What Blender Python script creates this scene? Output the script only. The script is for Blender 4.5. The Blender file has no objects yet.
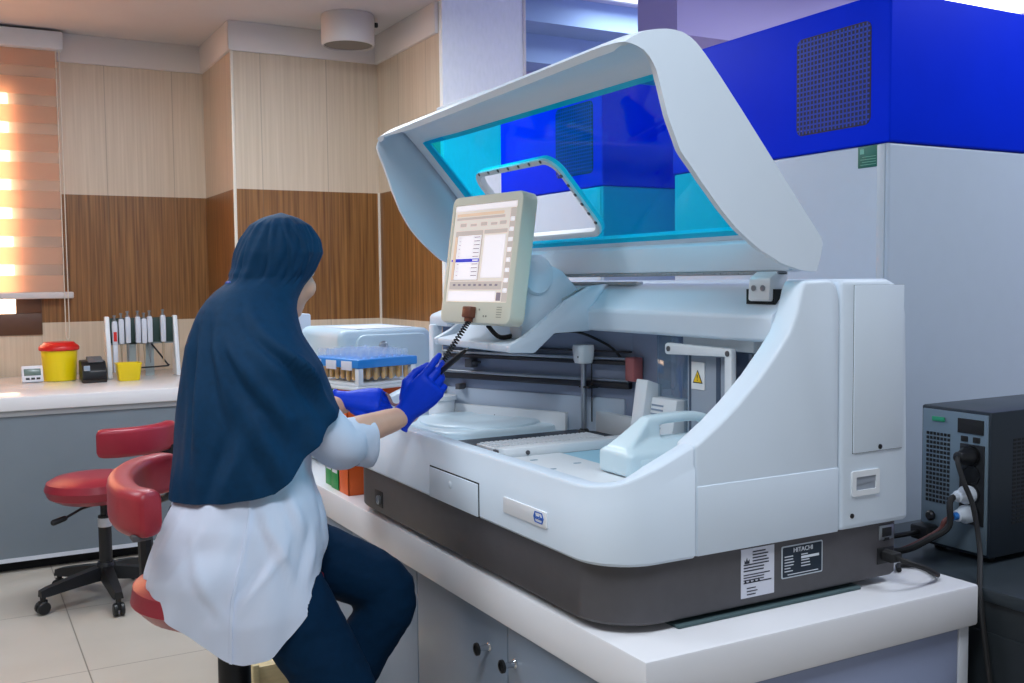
import bpy, bmesh, math, random
from mathutils import Vector, Matrix, noise
random.seed(7)
SC = bpy.context.scene
COL = SC.collection
PI = math.pi
V = Vector

# ------------------------------------------------------------------ materials
def lin(c):
    c /= 255.0
    return c / 12.92 if c <= 0.04045 else ((c + 0.055) / 1.055) ** 2.4
def rgb(r, g, b): return (lin(r), lin(g), lin(b), 1.0)
MATS = {}
def mat(name, c, rough=0.5, metal=0.0, spec=0.5, vary=0.0, vscale=20.0, bump=0.0, bscale=80.0, coat=0.0, emis=0.0, alpha=None, stretch=None):
    if name in MATS: return MATS[name]
    m = bpy.data.materials.new(name); m.use_nodes = True
    nt = m.node_tree; b = nt.nodes['Principled BSDF']
    col = rgb(*c)
    b.inputs['Base Color'].default_value = col
    b.inputs['Roughness'].default_value = rough
    b.inputs['Metallic'].default_value = metal
    b.inputs['Specular IOR Level'].default_value = spec
    b.inputs['Coat Weight'].default_value = coat
    if emis:
        b.inputs['Emission Color'].default_value = col
        b.inputs['Emission Strength'].default_value = emis
    tc = nt.nodes.new('ShaderNodeTexCoord')
    src = tc.outputs['Object']
    if stretch:
        mp = nt.nodes.new('ShaderNodeMapping'); mp.inputs['Scale'].default_value = stretch
        nt.links.new(src, mp.inputs['Vector']); src = mp.outputs['Vector']
    if vary:
        n = nt.nodes.new('ShaderNodeTexNoise'); n.inputs['Scale'].default_value = vscale; n.inputs['Detail'].default_value = 5
        nt.links.new(src, n.inputs['Vector'])
        r = nt.nodes.new('ShaderNodeValToRGB')
        r.color_ramp.elements[0].position = 0.3; r.color_ramp.elements[1].position = 0.7
        r.color_ramp.elements[0].color = tuple(max(0, x * (1 - vary)) for x in col[:3]) + (1,)
        r.color_ramp.elements[1].color = tuple(min(1, x * (1 + vary)) for x in col[:3]) + (1,)
        nt.links.new(n.outputs['Fac'], r.inputs['Fac']); nt.links.new(r.outputs['Color'], b.inputs['Base Color'])
    if bump:
        n2 = nt.nodes.new('ShaderNodeTexNoise'); n2.inputs['Scale'].default_value = bscale; n2.inputs['Detail'].default_value = 4
        nt.links.new(src, n2.inputs['Vector'])
        bp = nt.nodes.new('ShaderNodeBump'); bp.inputs['Strength'].default_value = bump; bp.inputs['Distance'].default_value = 0.01
        nt.links.new(n2.outputs['Fac'], bp.inputs['Height']); nt.links.new(bp.outputs['Normal'], b.inputs['Normal'])
    MATS[name] = m
    return m

def mat_clear(name, tint, gloss=0.08, rough=0.05, opaque=0.0, body=(255, 255, 255)):
    """clear or tinted plastic: straight-through tint with a weak sheen, optionally part milky"""
    if name in MATS: return MATS[name]
    m = bpy.data.materials.new(name); m.use_nodes = True
    nt = m.node_tree; nt.nodes.clear()
    out = nt.nodes.new('ShaderNodeOutputMaterial')
    tr = nt.nodes.new('ShaderNodeBsdfTransparent'); tr.inputs['Color'].default_value = rgb(*tint)
    gl = nt.nodes.new('ShaderNodeBsdfGlossy'); gl.inputs['Roughness'].default_value = rough
    mx = nt.nodes.new('ShaderNodeMixShader'); mx.inputs['Fac'].default_value = gloss
    nt.links.new(tr.outputs[0], mx.inputs[1]); nt.links.new(gl.outputs[0], mx.inputs[2])
    last = mx
    if opaque:
        d = nt.nodes.new('ShaderNodeBsdfDiffuse'); d.inputs['Color'].default_value = rgb(*body)
        m2 = nt.nodes.new('ShaderNodeMixShader'); m2.inputs['Fac'].default_value = opaque
        nt.links.new(mx.outputs[0], m2.inputs[1]); nt.links.new(d.outputs[0], m2.inputs[2]); last = m2
    nt.links.new(last.outputs[0], out.inputs['Surface'])
    MATS[name] = m
    return m

def mat_fabric_lit(name, c, transl=0.5, clear=0.0):
    """thin window fabric: diffuse + translucent, partly see-through"""
    m = bpy.data.materials.new(name); m.use_nodes = True
    nt = m.node_tree; nt.nodes.clear()
    out = nt.nodes.new('ShaderNodeOutputMaterial')
    d = nt.nodes.new('ShaderNodeBsdfDiffuse'); d.inputs['Color'].default_value = rgb(*c)
    t = nt.nodes.new('ShaderNodeBsdfTranslucent'); t.inputs['Color'].default_value = rgb(*c)
    mx = nt.nodes.new('ShaderNodeMixShader'); mx.inputs['Fac'].default_value = transl
    nt.links.new(d.outputs[0], mx.inputs[1]); nt.links.new(t.outputs[0], mx.inputs[2])
    tp = nt.nodes.new('ShaderNodeBsdfTransparent')
    m2 = nt.nodes.new('ShaderNodeMixShader'); m2.inputs['Fac'].default_value = clear
    nt.links.new(mx.outputs[0], m2.inputs[1]); nt.links.new(tp.outputs[0], m2.inputs[2])
    nt.links.new(m2.outputs[0], out.inputs['Surface'])
    MATS[name] = m
    return m

def mat_wall():
    """cladding: cream tiles, a brown wood-grain band between 1.19 and 1.965 m, fine vertical grain"""
    m = bpy.data.materials.new('tiled_cladding'); m.use_nodes = True
    nt = m.node_tree; N = nt.nodes; L = nt.links; b = N['Principled BSDF']
    b.inputs['Roughness'].default_value = 0.38
    g = N.new('ShaderNodeNewGeometry'); sx = N.new('ShaderNodeSeparateXYZ'); L.new(g.outputs['Position'], sx.inputs[0])
    mp = N.new('ShaderNodeMapping'); mp.inputs['Scale'].default_value = (70, 70, 1.6); L.new(g.outputs['Position'], mp.inputs['Vector'])
    n = N.new('ShaderNodeTexNoise'); n.inputs['Scale'].default_value = 1.0; n.inputs['Detail'].default_value = 6; L.new(mp.outputs[0], n.inputs['Vector'])
    def ramp(a, c):
        r = N.new('ShaderNodeValToRGB'); r.color_ramp.elements[0].position = 0.32; r.color_ramp.elements[1].position = 0.68
        r.color_ramp.elements[0].color = rgb(*a); r.color_ramp.elements[1].color = rgb(*c); L.new(n.outputs['Fac'], r.inputs['Fac']); return r
    br = ramp((106, 68, 34), (160, 112, 62)); cr = ramp((207, 188, 165), (220, 202, 180))
    def step(sock, v, op='GREATER_THAN'):
        x = N.new('ShaderNodeMath'); x.operation = op; L.new(sock, x.inputs[0]); x.inputs[1].default_value = v; return x.outputs[0]
    lo = step(sx.outputs['Z'], 1.188); hi = step(sx.outputs['Z'], 1.963, 'LESS_THAN')
    mu = N.new('ShaderNodeMath'); mu.operation = 'MULTIPLY'; L.new(lo, mu.inputs[0]); L.new(hi, mu.inputs[1])
    mix = N.new('ShaderNodeMix'); mix.data_type = 'RGBA'; L.new(mu.outputs[0], mix.inputs['Factor'])
    L.new(cr.outputs[0], mix.inputs['A']); L.new(br.outputs[0], mix.inputs['B'])
    # vertical tile joints every 0.40 m
    ad = N.new('ShaderNodeMath'); ad.operation = 'ADD'; L.new(sx.outputs['X'], ad.inputs[0]); L.new(sx.outputs['Y'], ad.inputs[1])
    md = N.new('ShaderNodeMath'); md.operation = 'FRACT'
    dv = N.new('ShaderNodeMath'); dv.operation = 'DIVIDE'; L.new(ad.outputs[0], dv.inputs[0]); dv.inputs[1].default_value = 0.40
    L.new(dv.outputs[0], md.inputs[0])
    j = step(md.outputs[0], 0.014, 'LESS_THAN')
    mj = N.new('ShaderNodeMix'); mj.data_type = 'RGBA'
    jm = N.new('ShaderNodeMath'); jm.operation = 'MULTIPLY'; L.new(j, jm.inputs[0]); jm.inputs[1].default_value = 0.35
    L.new(jm.outputs[0], mj.inputs['Factor']); L.new(mix.outputs['Result'], mj.inputs['A']); mj.inputs['B'].default_value = rgb(110, 90, 70)
    L.new(mj.outputs['Result'], b.inputs['Base Color'])
    bp = N.new('ShaderNodeBump'); bp.inputs['Strength'].default_value = 0.15; bp.inputs['Distance'].default_value = 0.004
    L.new(n.outputs['Fac'], bp.inputs['Height']); L.new(bp.outputs[0], b.inputs['Normal'])
    MATS['tiled_cladding'] = m
    return m

def mat_floor():
    m = bpy.data.materials.new('floor_tiles'); m.use_nodes = True
    nt = m.node_tree; N = nt.nodes; L = nt.links; b = N['Principled BSDF']; b.inputs['Roughness'].default_value = 0.3
    g = N.new('ShaderNodeNewGeometry'); sx = N.new('ShaderNodeSeparateXYZ'); L.new(g.outputs['Position'], sx.inputs[0])
    def joint(sock, off):
        a = N.new('ShaderNodeMath'); a.operation = 'ADD'; L.new(sock, a.inputs[0]); a.inputs[1].default_value = off
        d = N.new('ShaderNodeMath'); d.operation = 'DIVIDE'; L.new(a.outputs[0], d.inputs[0]); d.inputs[1].default_value = 0.8
        f = N.new('ShaderNodeMath'); f.operation = 'FRACT'; L.new(d.outputs[0], f.inputs[0])
        s = N.new('ShaderNodeMath'); s.operation = 'LESS_THAN'; L.new(f.outputs[0], s.inputs[0]); s.inputs[1].default_value = 0.006; return s.outputs[0]
    jx = joint(sx.outputs['X'], 10 * 0.8 - 0.39); jy = joint(sx.outputs['Y'], 0.05)
    mx = N.new('ShaderNodeMath'); mx.operation = 'MAXIMUM'; L.new(jx, mx.inputs[0]); L.new(jy, mx.inputs[1])
    n = N.new('ShaderNodeTexNoise'); n.inputs['Scale'].default_value = 3; n.inputs['Detail'].default_value = 6; L.new(g.outputs['Position'], n.inputs['Vector'])
    r = N.new('ShaderNodeValToRGB'); r.color_ramp.elements[0].color = rgb(176, 167, 154); r.color_ramp.elements[1].color = rgb(196, 188, 176)
    L.new(n.outputs['Fac'], r.inputs['Fac'])
    mix = N.new('ShaderNodeMix'); mix.data_type = 'RGBA'; L.new(mx.outputs[0], mix.inputs['Factor']); L.new(r.outputs[0], mix.inputs['A']); mix.inputs['B'].default_value = rgb(130, 120, 108)
    L.new(mix.outputs['Result'], b.inputs['Base Color'])
    return m

# ------------------------------------------------------------------ geometry collector
class G:
    def __init__(s): s.bm = bmesh.new(); s.mi = 0
    def _add(s, tb, M=None):
        if M is not None: bmesh.ops.transform(tb, matrix=M, verts=tb.verts)
        bmesh.ops.recalc_face_normals(tb, faces=tb.faces)
        for f in tb.faces: f.material_index = s.mi
        me = bpy.data.meshes.new('t'); tb.to_mesh(me); tb.free(); s.bm.from_mesh(me); bpy.data.meshes.remove(me)
        return s
    def box(s, x0, y0, z0, x1, y1, z1, bev=0.0, seg=2, M=None):
        tb = bmesh.new(); bmesh.ops.create_cube(tb, size=1)
        for v in tb.verts:
            v.co = V(((x0 + x1) / 2 + v.co.x * (x1 - x0), (y0 + y1) / 2 + v.co.y * (y1 - y0), (z0 + z1) / 2 + v.co.z * (z1 - z0)))
        if bev:
            bmesh.ops.bevel(tb, geom=list(tb.edges), offset=min(bev, .45 * min(abs(x1 - x0), abs(y1 - y0), abs(z1 - z0))), segments=seg, profile=0.5, affect='EDGES')
        return s._add(tb, M)
    def prism(s, poly, axis, a, b, bev=0.0, seg=2, M=None):
        """polygon (two coords) extruded along axis x, y or z from a to b"""
        tb = bmesh.new()
        def p(u, w, t): return V((t, u, w)) if axis == 'x' else V((u, t, w)) if axis == 'y' else V((u, w, t))
        A = [tb.verts.new(p(u, w, a)) for u, w in poly]; B = [tb.verts.new(p(u, w, b)) for u, w in poly]
        n = len(poly); tb.faces.new(A); tb.faces.new(B[::-1])
        for i in range(n): tb.faces.new((A[i], B[i], B[(i + 1) % n], A[(i + 1) % n]))
        if bev:
            tb.normal_update()
            E = [e for e in tb.edges if len(e.link_faces) == 2 and e.calc_face_angle(0) > 0.5]
            bmesh.ops.bevel(tb, geom=E, offset=bev, segments=seg, profile=0.5, affect='EDGES', clamp_overlap=True)
        return s._add(tb, M)
    def lathe(s, prof, c=(0, 0, 0), n=28, M=None, sx=1, sy=1):
        tb = bmesh.new(); rings = []
        for r, z in prof:
            if r < 1e-6: rings.append([tb.verts.new((c[0], c[1], c[2] + z))])
            else: rings.append([tb.verts.new((c[0] + sx * r * math.cos(2 * PI * i / n), c[1] + sy * r * math.sin(2 * PI * i / n), c[2] + z)) for i in range(n)])
        for A, B in zip(rings, rings[1:]):
            for i in range(n):
                j = (i + 1) % n
                if len(A) == 1 and len(B) == 1: continue
                if len(A) == 1: tb.faces.new((A[0], B[j], B[i]))
                elif len(B) == 1: tb.faces.new((A[i], A[j], B[0]))
                else: tb.faces.new((A[i], A[j], B[j], B[i]))
        if len(rings[0]) > 1: tb.faces.new(rings[0])
        if len(rings[-1]) > 1: tb.faces.new(rings[-1])
        return s._add(tb, M)
    def loft(s, rings, closed=True, caps=True, M=None):
        tb = bmesh.new(); R = [[tb.verts.new(p) for p in r] for r in rings]; n = len(R[0])
        for A, B in zip(R, R[1:]):
            for i in range(n if closed else n - 1):
                j = (i + 1) % n; tb.faces.new((A[i], A[j], B[j], B[i]))
        if caps and closed: tb.faces.new(R[0]); tb.faces.new(R[-1])
        return s._add(tb, M)
    def tube(s, pts, rad, n=10, M=None, round_ends=False, smooth=0):
        P = [V(p) for p in pts]
        R = list(rad) if hasattr(rad, '__len__') else [rad] * len(P)
        if smooth: P, R = spline(P, R, smooth)
        if round_ends:
            d0 = (P[0] - P[1]).normalized(); d1 = (P[-1] - P[-2]).normalized(); a, b = P[0].copy(), P[-1].copy(); ra, rb = R[0], R[-1]
            pre = [(a + d0 * ra * math.cos(t), ra * max(math.sin(t), .05)) for t in (0.0, .4, .8, 1.2)]
            post = [(b + d1 * rb * math.cos(t), rb * max(math.sin(t), .05)) for t in (1.2, .8, .4, 0.0)]
            P = [q for q, _ in pre] + P + [q for q, _ in post]; R = [q for _, q in pre] + R + [q for _, q in post]
        up = V((0, 0, 1)) if abs((P[1] - P[0]).normalized().z) < 0.9 else V((1, 0, 0))
        t0 = (P[1] - P[0]).normalized(); u = (up - t0 * up.dot(t0)).normalized(); rings = []
        for i, p in enumerate(P):
            t = (P[min(i + 1, len(P) - 1)] - P[max(i - 1, 0)]).normalized()
            u = (u - t * u.dot(t)).normalized(); w = t.cross(u)
            rings.append([p + (u * math.cos(2 * PI * k / n) + w * math.sin(2 * PI * k / n)) * R[i] for k in range(n)])
        return s.loft(rings, True, True, M)
    def ball(s, c, r, M=None, sub=3):
        tb = bmesh.new(); bmesh.ops.create_icosphere(tb, subdivisions=sub, radius=1)
        rr = r if hasattr(r, '__len__') else (r, r, r)
        X = Matrix.Translation(V(c)) @ (M or Matrix.Identity(4)) @ Matrix.Diagonal((*rr, 1))
        return s._add(tb, X)
    def raw(s, verts, faces, M=None):
        tb = bmesh.new(); vs = [tb.verts.new(v) for v in verts]
        for f in faces: tb.faces.new([vs[i] for i in f])
        return s._add(tb, M)

def spline(P, R, k):
    """Catmull-Rom through the points, k steps per span"""
    oP, oR = [], []
    n = len(P)
    for i in range(n - 1):
        p0, p1, p2, p3 = P[max(i - 1, 0)], P[i], P[i + 1], P[min(i + 2, n - 1)]
        for j in range(k):
            t = j / k
            oP.append(0.5 * ((2 * p1) + (p2 - p0) * t + (2 * p0 - 5 * p1 + 4 * p2 - p3) * t * t + (3 * p1 - p0 - 3 * p2 + p3) * t ** 3))
            oR.append(R[i] + (R[i + 1] - R[i]) * t)
    oP.append(P[-1]); oR.append(R[-1])
    return oP, oR

def rrect(x0, y0, x1, y1, r, n=5):
    """rounded rectangle outline"""
    o = []
    for cx, cy, a in ((x1 - r, y1 - r, 0), (x0 + r, y1 - r, PI / 2), (x0 + r, y0 + r, PI), (x1 - r, y0 + r, 1.5 * PI)):
        for i in range(n + 1):
            t = a + PI / 2 * i / n; o.append((cx + r * math.cos(t), cy + r * math.sin(t)))
    return o

# ------------------------------------------------------------------ objects
WM = {}
def world(o): return WM.get(o.name, Matrix.Identity(4))
def root(name, loc, label, cat, group=None, rotz=0.0):
    o = bpy.data.objects.new(name, None); COL.objects.link(o)
    o.location = loc; o.rotation_euler = (0, 0, rotz); o.empty_display_size = 0.1
    o['label'] = label; o['category'] = cat
    if group: o['group'] = group
    WM[o.name] = Matrix.Translation(V(loc)) @ Matrix.Rotation(rotz, 4, 'Z')
    return o
def put(name, g, mats, parent=None, label=None, smooth=35, local=False, mods=None):
    """link the collected geometry (world coordinates unless local) as one mesh object"""
    me = bpy.data.meshes.new(name)
    if parent is not None and not local: bmesh.ops.transform(g.bm, matrix=world(parent).inverted(), verts=g.bm.verts)
    g.bm.to_mesh(me); g.bm.free()
    return link_mesh(name, me, mats, parent, label, smooth)
def link_mesh(name, me, mats, parent=None, label=None, smooth=35):
    for m in (mats if isinstance(mats, (list, tuple)) else [mats]): me.materials.append(m)
    if smooth is not None:
        for p in me.polygons: p.use_smooth = True
        me.set_sharp_from_angle(angle=math.radians(smooth))
    o = bpy.data.objects.new(name, me); COL.objects.link(o)
    if parent is not None: o.parent = parent; WM[o.name] = world(parent)
    if label: o['label'] = label
    return o
def thing(o, label, cat, group=None):
    o['label'] = label; o['category'] = cat
    if group: o['group'] = group
    return o
def struct(name, g, mats, smooth=35):
    o = put(name, g, mats, None, None, smooth); o['kind'] = 'structure'; return o
def centre_origin(o):
    """move a mesh's origin to the foot of its bounding box"""
    vs = [v.co for v in o.data.vertices]
    c = V(((min(v.x for v in vs) + max(v.x for v in vs)) / 2, (min(v.y for v in vs) + max(v.y for v in vs)) / 2, min(v.z for v in vs)))
    o.data.transform(Matrix.Translation(-c)); o.location = c; WM[o.name] = Matrix.Translation(c)
    return o
def single(name, g, mats, label, cat, group=None, smooth=35):
    return centre_origin(thing(put(name, g, mats, None, None, smooth), label, cat, group))
def copy_tree(o, parent=None):
    c = o.copy(); COL.objects.link(c)
    if parent is not None: c.parent = parent
    for ch in list(o.children): copy_tree(ch, c)
    return c
def remeshed(g, voxel, smooth_it=6, relax=0.5, fn=None):
    """fuse the collected shapes into one continuous skin, returned as a mesh"""
    me = bpy.data.meshes.new('r'); g.bm.to_mesh(me); g.bm.free()
    o = bpy.data.objects.new('r', me); COL.objects.link(o)
    m = o.modifiers.new('r', 'REMESH'); m.mode = 'VOXEL'; m.voxel_size = voxel
    if smooth_it:
        s = o.modifiers.new('s', 'SMOOTH'); s.iterations = smooth_it; s.factor = relax
    dg = bpy.context.evaluated_depsgraph_get(); dg.update()
    out = bpy.data.meshes.new_from_object(o.evaluated_get(dg))
    bpy.data.objects.remove(o); bpy.data.meshes.remove(me)
    if fn:
        for v in out.vertices: v.co = fn(v.co.copy(), v.normal.copy())
    return out
def put_mesh(name, me, mats, parent, label=None, smooth=60):
    me.transform(world(parent).inverted()); me.materials.clear()
    return link_mesh(name, me, mats, parent, label, smooth)
def text(name, s, size, M, m, parent, depth=0.0006, align='CENTER', sx=1.0):
    """lettering as a thin raised mesh; M maps the text's own xy plane into the world"""
    cu = bpy.data.curves.new(name, 'FONT'); cu.body = s; cu.size = size; cu.extrude = depth; cu.align_x = align; cu.align_y = 'CENTER'; cu.resolution_u = 3
    o = bpy.data.objects.new('t', cu); COL.objects.link(o)
    dg = bpy.context.evaluated_depsgraph_get(); dg.update()
    me = bpy.data.meshes.new_from_object(o.evaluated_get(dg)); bpy.data.objects.remove(o); bpy.data.curves.remove(cu)
    me.transform(world(parent).inverted() @ M @ Matrix.Diagonal((sx, 1, 1, 1))); me.materials.clear()
    return link_mesh(name, me, m, parent, None, None)
def frame(o, ex, ey):
    """matrix with origin o, x axis ex, y axis ey"""
    ex = V(ex).normalized(); ey = V(ey); ey = (ey - ex * ey.dot(ex)).normalized(); ez = ex.cross(ey)
    M = Matrix.Identity(4)
    for i in range(3): M[i][0] = ex[i]; M[i][1] = ey[i]; M[i][2] = ez[i]; M[i][3] = o[i]
    return M
def smoothstep(a, b, x):
    t = max(0.0, min(1.0, (x - a) / (b - a))); return t * t * (3 - 2 * t)
def interp(tab, x):
    if x <= tab[0][0]: return tab[0][1]
    for (a, u), (b, w) in zip(tab, tab[1:]):
        if x <= b: return u + (w - u) * (x - a) / (b - a)
    return tab[-1][1]

# ================================================================== materials used around the room
WALL = mat_wall(); FLOOR = mat_floor()
M_ceil = mat('ceiling_paint', (206, 202, 200), 0.9, vary=.02, vscale=4)
M_crown = mat('crown_plaster', (226, 220, 216), 0.7)
M_pillar = mat('pillar_paper', (250, 252, 250), 0.7, vary=.035, vscale=60, stretch=(1, 1, .35), bump=.15, bscale=120)
M_white = mat('white_plastic', (226, 230, 234), 0.38, vary=.01)
M_body = mat('analyzer_shell', (216, 228, 240), 0.46, vary=.012, vscale=6)
M_bodyin = mat('analyzer_interior', (205, 222, 232), 0.4)
M_skirt = mat('charcoal_plastic', (84, 82, 86), 0.5, vary=.05, vscale=40)
M_bench = mat('bench_laminate', (232, 232, 236), 0.22, vary=.012, vscale=5)
M_cab = mat('cabinet_laminate', (140, 154, 172), 0.33, vary=.02, vscale=8, stretch=(1, 1, .2))
M_cabedge = mat('cabinet_edge', (206, 210, 218), 0.4)
M_black = mat('black_plastic', (22, 23, 26), 0.42)
M_rubber = mat('black_rubber', (26, 26, 28), 0.7)
M_dark = mat('dark_gap', (18, 20, 24), 0.8)
M_chrome = mat('chrome', (205, 208, 212), 0.18, metal=1)
M_steel = mat('brushed_steel', (168, 174, 182), 0.34, metal=1)
M_red = mat('red_vinyl', (150, 32, 50), 0.34, vary=.05, vscale=30, bump=.06, bscale=300)
M_blue = mat('blue_panel', (0, 46, 226), 0.5, spec=.06, vary=.05, vscale=3)
M_modw = mat('module_white', (184, 197, 214), 0.4, vary=.01)

# ================================================================== the room
g = G(); g.box(-3.2, -2.5, -.1, 7.5, 7.6, 0); struct('floor', g, FLOOR)
g = G(); g.box(-3.2, -2.5, 2.92, 2.364, 7.0, 3.02); struct('ceiling', g, M_ceil)
g = G(); g.box(2.364, -2.5, 3.34, 7.5, 7.6, 3.44); g.box(2.364, -2.5, 3.02, 2.40, 5.02, 3.34); struct('ceiling_high', g, mat('ceiling_cool', (196, 198, 226), .9))

WX0, WX1, WZ0, WZ1 = -1.0, 0.48, 1.117, 2.66      # window opening
g = G()
g.box(-3.2, 6.727, 0, WX0, 6.85, 2.92); g.box(WX1, 6.727, 0, 1.47, 6.85, 2.92)
g.box(WX0, 6.727, 0, WX1, 6.85, WZ0); g.box(WX0, 6.727, WZ1, WX1, 6.85, 2.92)
struct('wall_back', g, WALL)
g = G(); g.box(1.47, 5.968, 0, 2.46, 6.85, 2.92); struct('wall_corner', g, WALL)
g = G(); g.box(2.364, 5.06, 0, 2.46, 5.968, 2.92); struct('wall_right', g, WALL)
g = G(); g.box(2.364, 5.02, 0, 2.875, 5.06, 3.34); g.box(2.46, 5.06, 0, 2.875, 5.36, 3.34); struct('wall_pillar', g, M_pillar)
g = G(); g.box(2.862, 5.012, 0, 2.88, 5.03, 3.34, .003); struct('trim_6', g, M_crown)
M_lilac = mat('lilac_wall_paint', (190, 180, 226), .8)
M_sky = mat('pale_blue_paint', (150, 178, 216), .8)
g = G(); g.box(2.875, 6.6, 0, 7.5, 6.7, 3.34); struct('wall_far', g, M_lilac)
g = G(); g.box(2.9, 6.0, 3.155, 4.673, 6.55, 3.34); g.box(3.2, 6.3, 2.955, 7.39, 6.6, 3.155); struct('trim_7', g, M_sky)
g = G(); g.box(3.894, 4.95, 2.89, 7.39, 5.35, 3.34); struct('trim_8', g, M_lilac)
g = G(); g.box(-3.3, -2.5, 0, -3.2, 7.0, 2.92); struct('wall_left', g, mat('cream_paint', (214, 206, 196), .8))

g = G(); g.box(7.4, -2.5, 0, 7.5, 6.6, 3.34); struct('wall_far_right', g, M_lilac)

# crown mouldings
def crown(name, x0, y0, x1, y1):
    g = G(); g.box(x0, y0, 2.752, x1, y1, 2.92, .004); struct(name, g, M_crown)
crown('trim_1', -3.2, 6.70, 1.452, 6.727)
crown('trim_2', 1.448, 5.95, 1.47, 6.727)
crown('trim_3', 1.448, 5.944, 2.34, 5.968)
crown('trim_4', 2.34, 5.062, 2.364, 5.968)
M_strip = mat('tile_trim_strip', (232, 222, 206), .35)
g = G(); g.box(1.460, 5.958, .873, 1.478, 5.972, 2.752, .004); g.box(2.352, 5.955, .873, 2.366, 5.969, 1.965, .003); struct('trim_5', g, M_strip)

# window: brown frame, frosted lit pane
M_frame = mat('brown_window_frame', (92, 62, 44), .45, vary=.06, vscale=30)
g = G()
for a in ((WX0, WZ0, WX1, WZ0 + .13), (WX0, WZ1 - .10, WX1, WZ1), (WX0, WZ0 + .13, WX0 + .12, WZ1 - .10), (WX1 - .14, WZ0 + .13, WX1, WZ1 - .10), (-.34, WZ0 + .13, -.20, WZ1 - .10)):
    g.box(a[0], 6.712, a[1], a[2], 6.79, a[3], .004)
w = struct('window_1', g, M_frame)
m = mat('daylit_frosted_glass', (255, 224, 190), .3, emis=8.0)
g = G(); g.box(WX0 + .12, 6.76, WZ0 + .13, WX1 - .14, 6.77, WZ1 - .10); p = put('pane', g, m, w)

# zebra roller blind
M_fab = mat_fabric_lit('blind_fabric_band', (246, 214, 190), .55, .0)
M_sheer = mat_fabric_lit('blind_sheer_band', (250, 230, 214), .5, .5)
r = root('zebra_blind', (-.2, 6.66, 1.33), 'peach striped zebra roller blind hanging in front of the window', 'blind')
g = G(); zt, zb = 2.84, 1.37; per = .1665; z = zb; k = 0
while z < zt - 1e-4:
    h = min(.103 if k % 2 == 0 else per - .103, zt - z); g.mi = k % 2
    g.box(-1.05, 6.662, z, .607, 6.664, z + h); z += h; k += 1
put('fabric', g, [M_fab, M_sheer], r, None, None)
g = G(); g.box(-1.08, 6.60, 2.80, .638, 6.695, 2.905, .008); put('headrail', g, M_white, r)
g = G(); g.box(-1.07, 6.648, 1.333, .655, 6.678, 1.373, .008); put('bottom_rail', g, mat('blind_rail', (214, 206, 204), .4), r)
g = G()
for dx in (0, .02):
    g.tube([(.60 + dx, 6.645, 2.80), (.602 + dx, 6.645, 1.8), (.602 + dx, 6.645, 1.10)], .003, 6)
g.tube([(.602, 6.645, 1.10), (.612, 6.645, 1.085), (.622, 6.645, 1.10)], .003, 6)
put('pull_cord', g, M_strip, r)

# round ceiling lamp
r = root('ceiling_downlight', (2.03, 5.56, 2.73), 'round white surface-mounted ceiling lamp in the wood-clad corner', 'lamp')
g = G(); g.lathe([(.145, .19), (.150, .18), (.150, .03), (.146, .02), (.138, .02), (.138, .035)], (2.03, 5.56, 2.73)); put('housing', g, mat('lamp_housing', (214, 208, 204), .5), r)
g = G(); g.lathe([(0, .04), (.08, .035), (.137, .028)], (2.03, 5.56, 2.73)); put('diffuser', g, mat('unlit_diffuser', (120, 116, 110), .5), r, 'grey unlit diffuser')
g = G(); g.box(2.17, 5.50, 2.86, 2.19, 5.52, 2.885, .003); put('clip', g, M_dark, r)

# ceiling panels: the one beyond the blue cabinet is real, the rest added light
M_lit = mat('lit_panel', (236, 244, 255), .5, emis=3.0)
def panel(x, y, z, sx, sy, label, grp=None, power=90):
    r = root('ceiling_panel_light', (x, y, z - .03), label, 'light', grp)
    g = G(); 
    for a in ((-sx, -sy, sx, -sy + .03), (-sx, sy - .03, sx, sy), (-sx, -sy, -sx + .03, sy), (sx - .03, -sy, sx, sy)):
        g.box(x + a[0], y + a[1], z - .03, x + a[2], y + a[3], z, .003)
    put('frame', g, M_white, r)
    g = G(); g.box(x - sx + .03, y - sy + .03, z - .02, x + sx - .03, y + sy - .03, z - .012); put('diffuser', g, M_lit, r)
    l = bpy.data.lights.new('panel_lamp', 'AREA'); l.shape = 'RECTANGLE'; l.size = 2 * sx; l.size_y = 2 * sy; l.energy = power; l.color = (.84, .92, 1.0)
    o = bpy.data.objects.new('panel_lamp', l); COL.objects.link(o); o.location = (x, y, z - .05)
panel(6.3, 4.75, 3.34, .6, .3, 'lit white ceiling panel beyond the blue analyzer cabinet', None, 60)
panel(.3, .6, 2.92, .6, .3, 'added unseen ceiling panel over the aisle in front of the bench', 'added ceiling panels over the aisle', 34)  # unseen panel added to light the aisle and bench
panel(-.9, 3.0, 2.92, .6, .3, 'added unseen ceiling panel over the aisle in front of the bench', 'added ceiling panels over the aisle', 34)  # second unseen panel, added as fill along the aisle
panel(3.6, .9, 3.34, .6, .3, 'added unseen ceiling panel over the right end of the room', None, 42)  # added out of view to brighten the right side
panel(1.0, 4.3, 2.92, .6, .3, 'added unseen ceiling panel in front of the wall counter', None, 44)  # added out of view to lift the corner walls and pillar
panel(4.6, 3.4, 3.34, .6, .3, 'added unseen ceiling panel above the blue-topped cabinets', None, 36)  # unseen, added to brighten the far high-ceiling zone
panel(4.4, 5.65, 3.34, .5, .2, 'narrow added unseen ceiling panel behind the papered pillar', None, 14)  # unseen, added to lighten the lilac far wall

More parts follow.
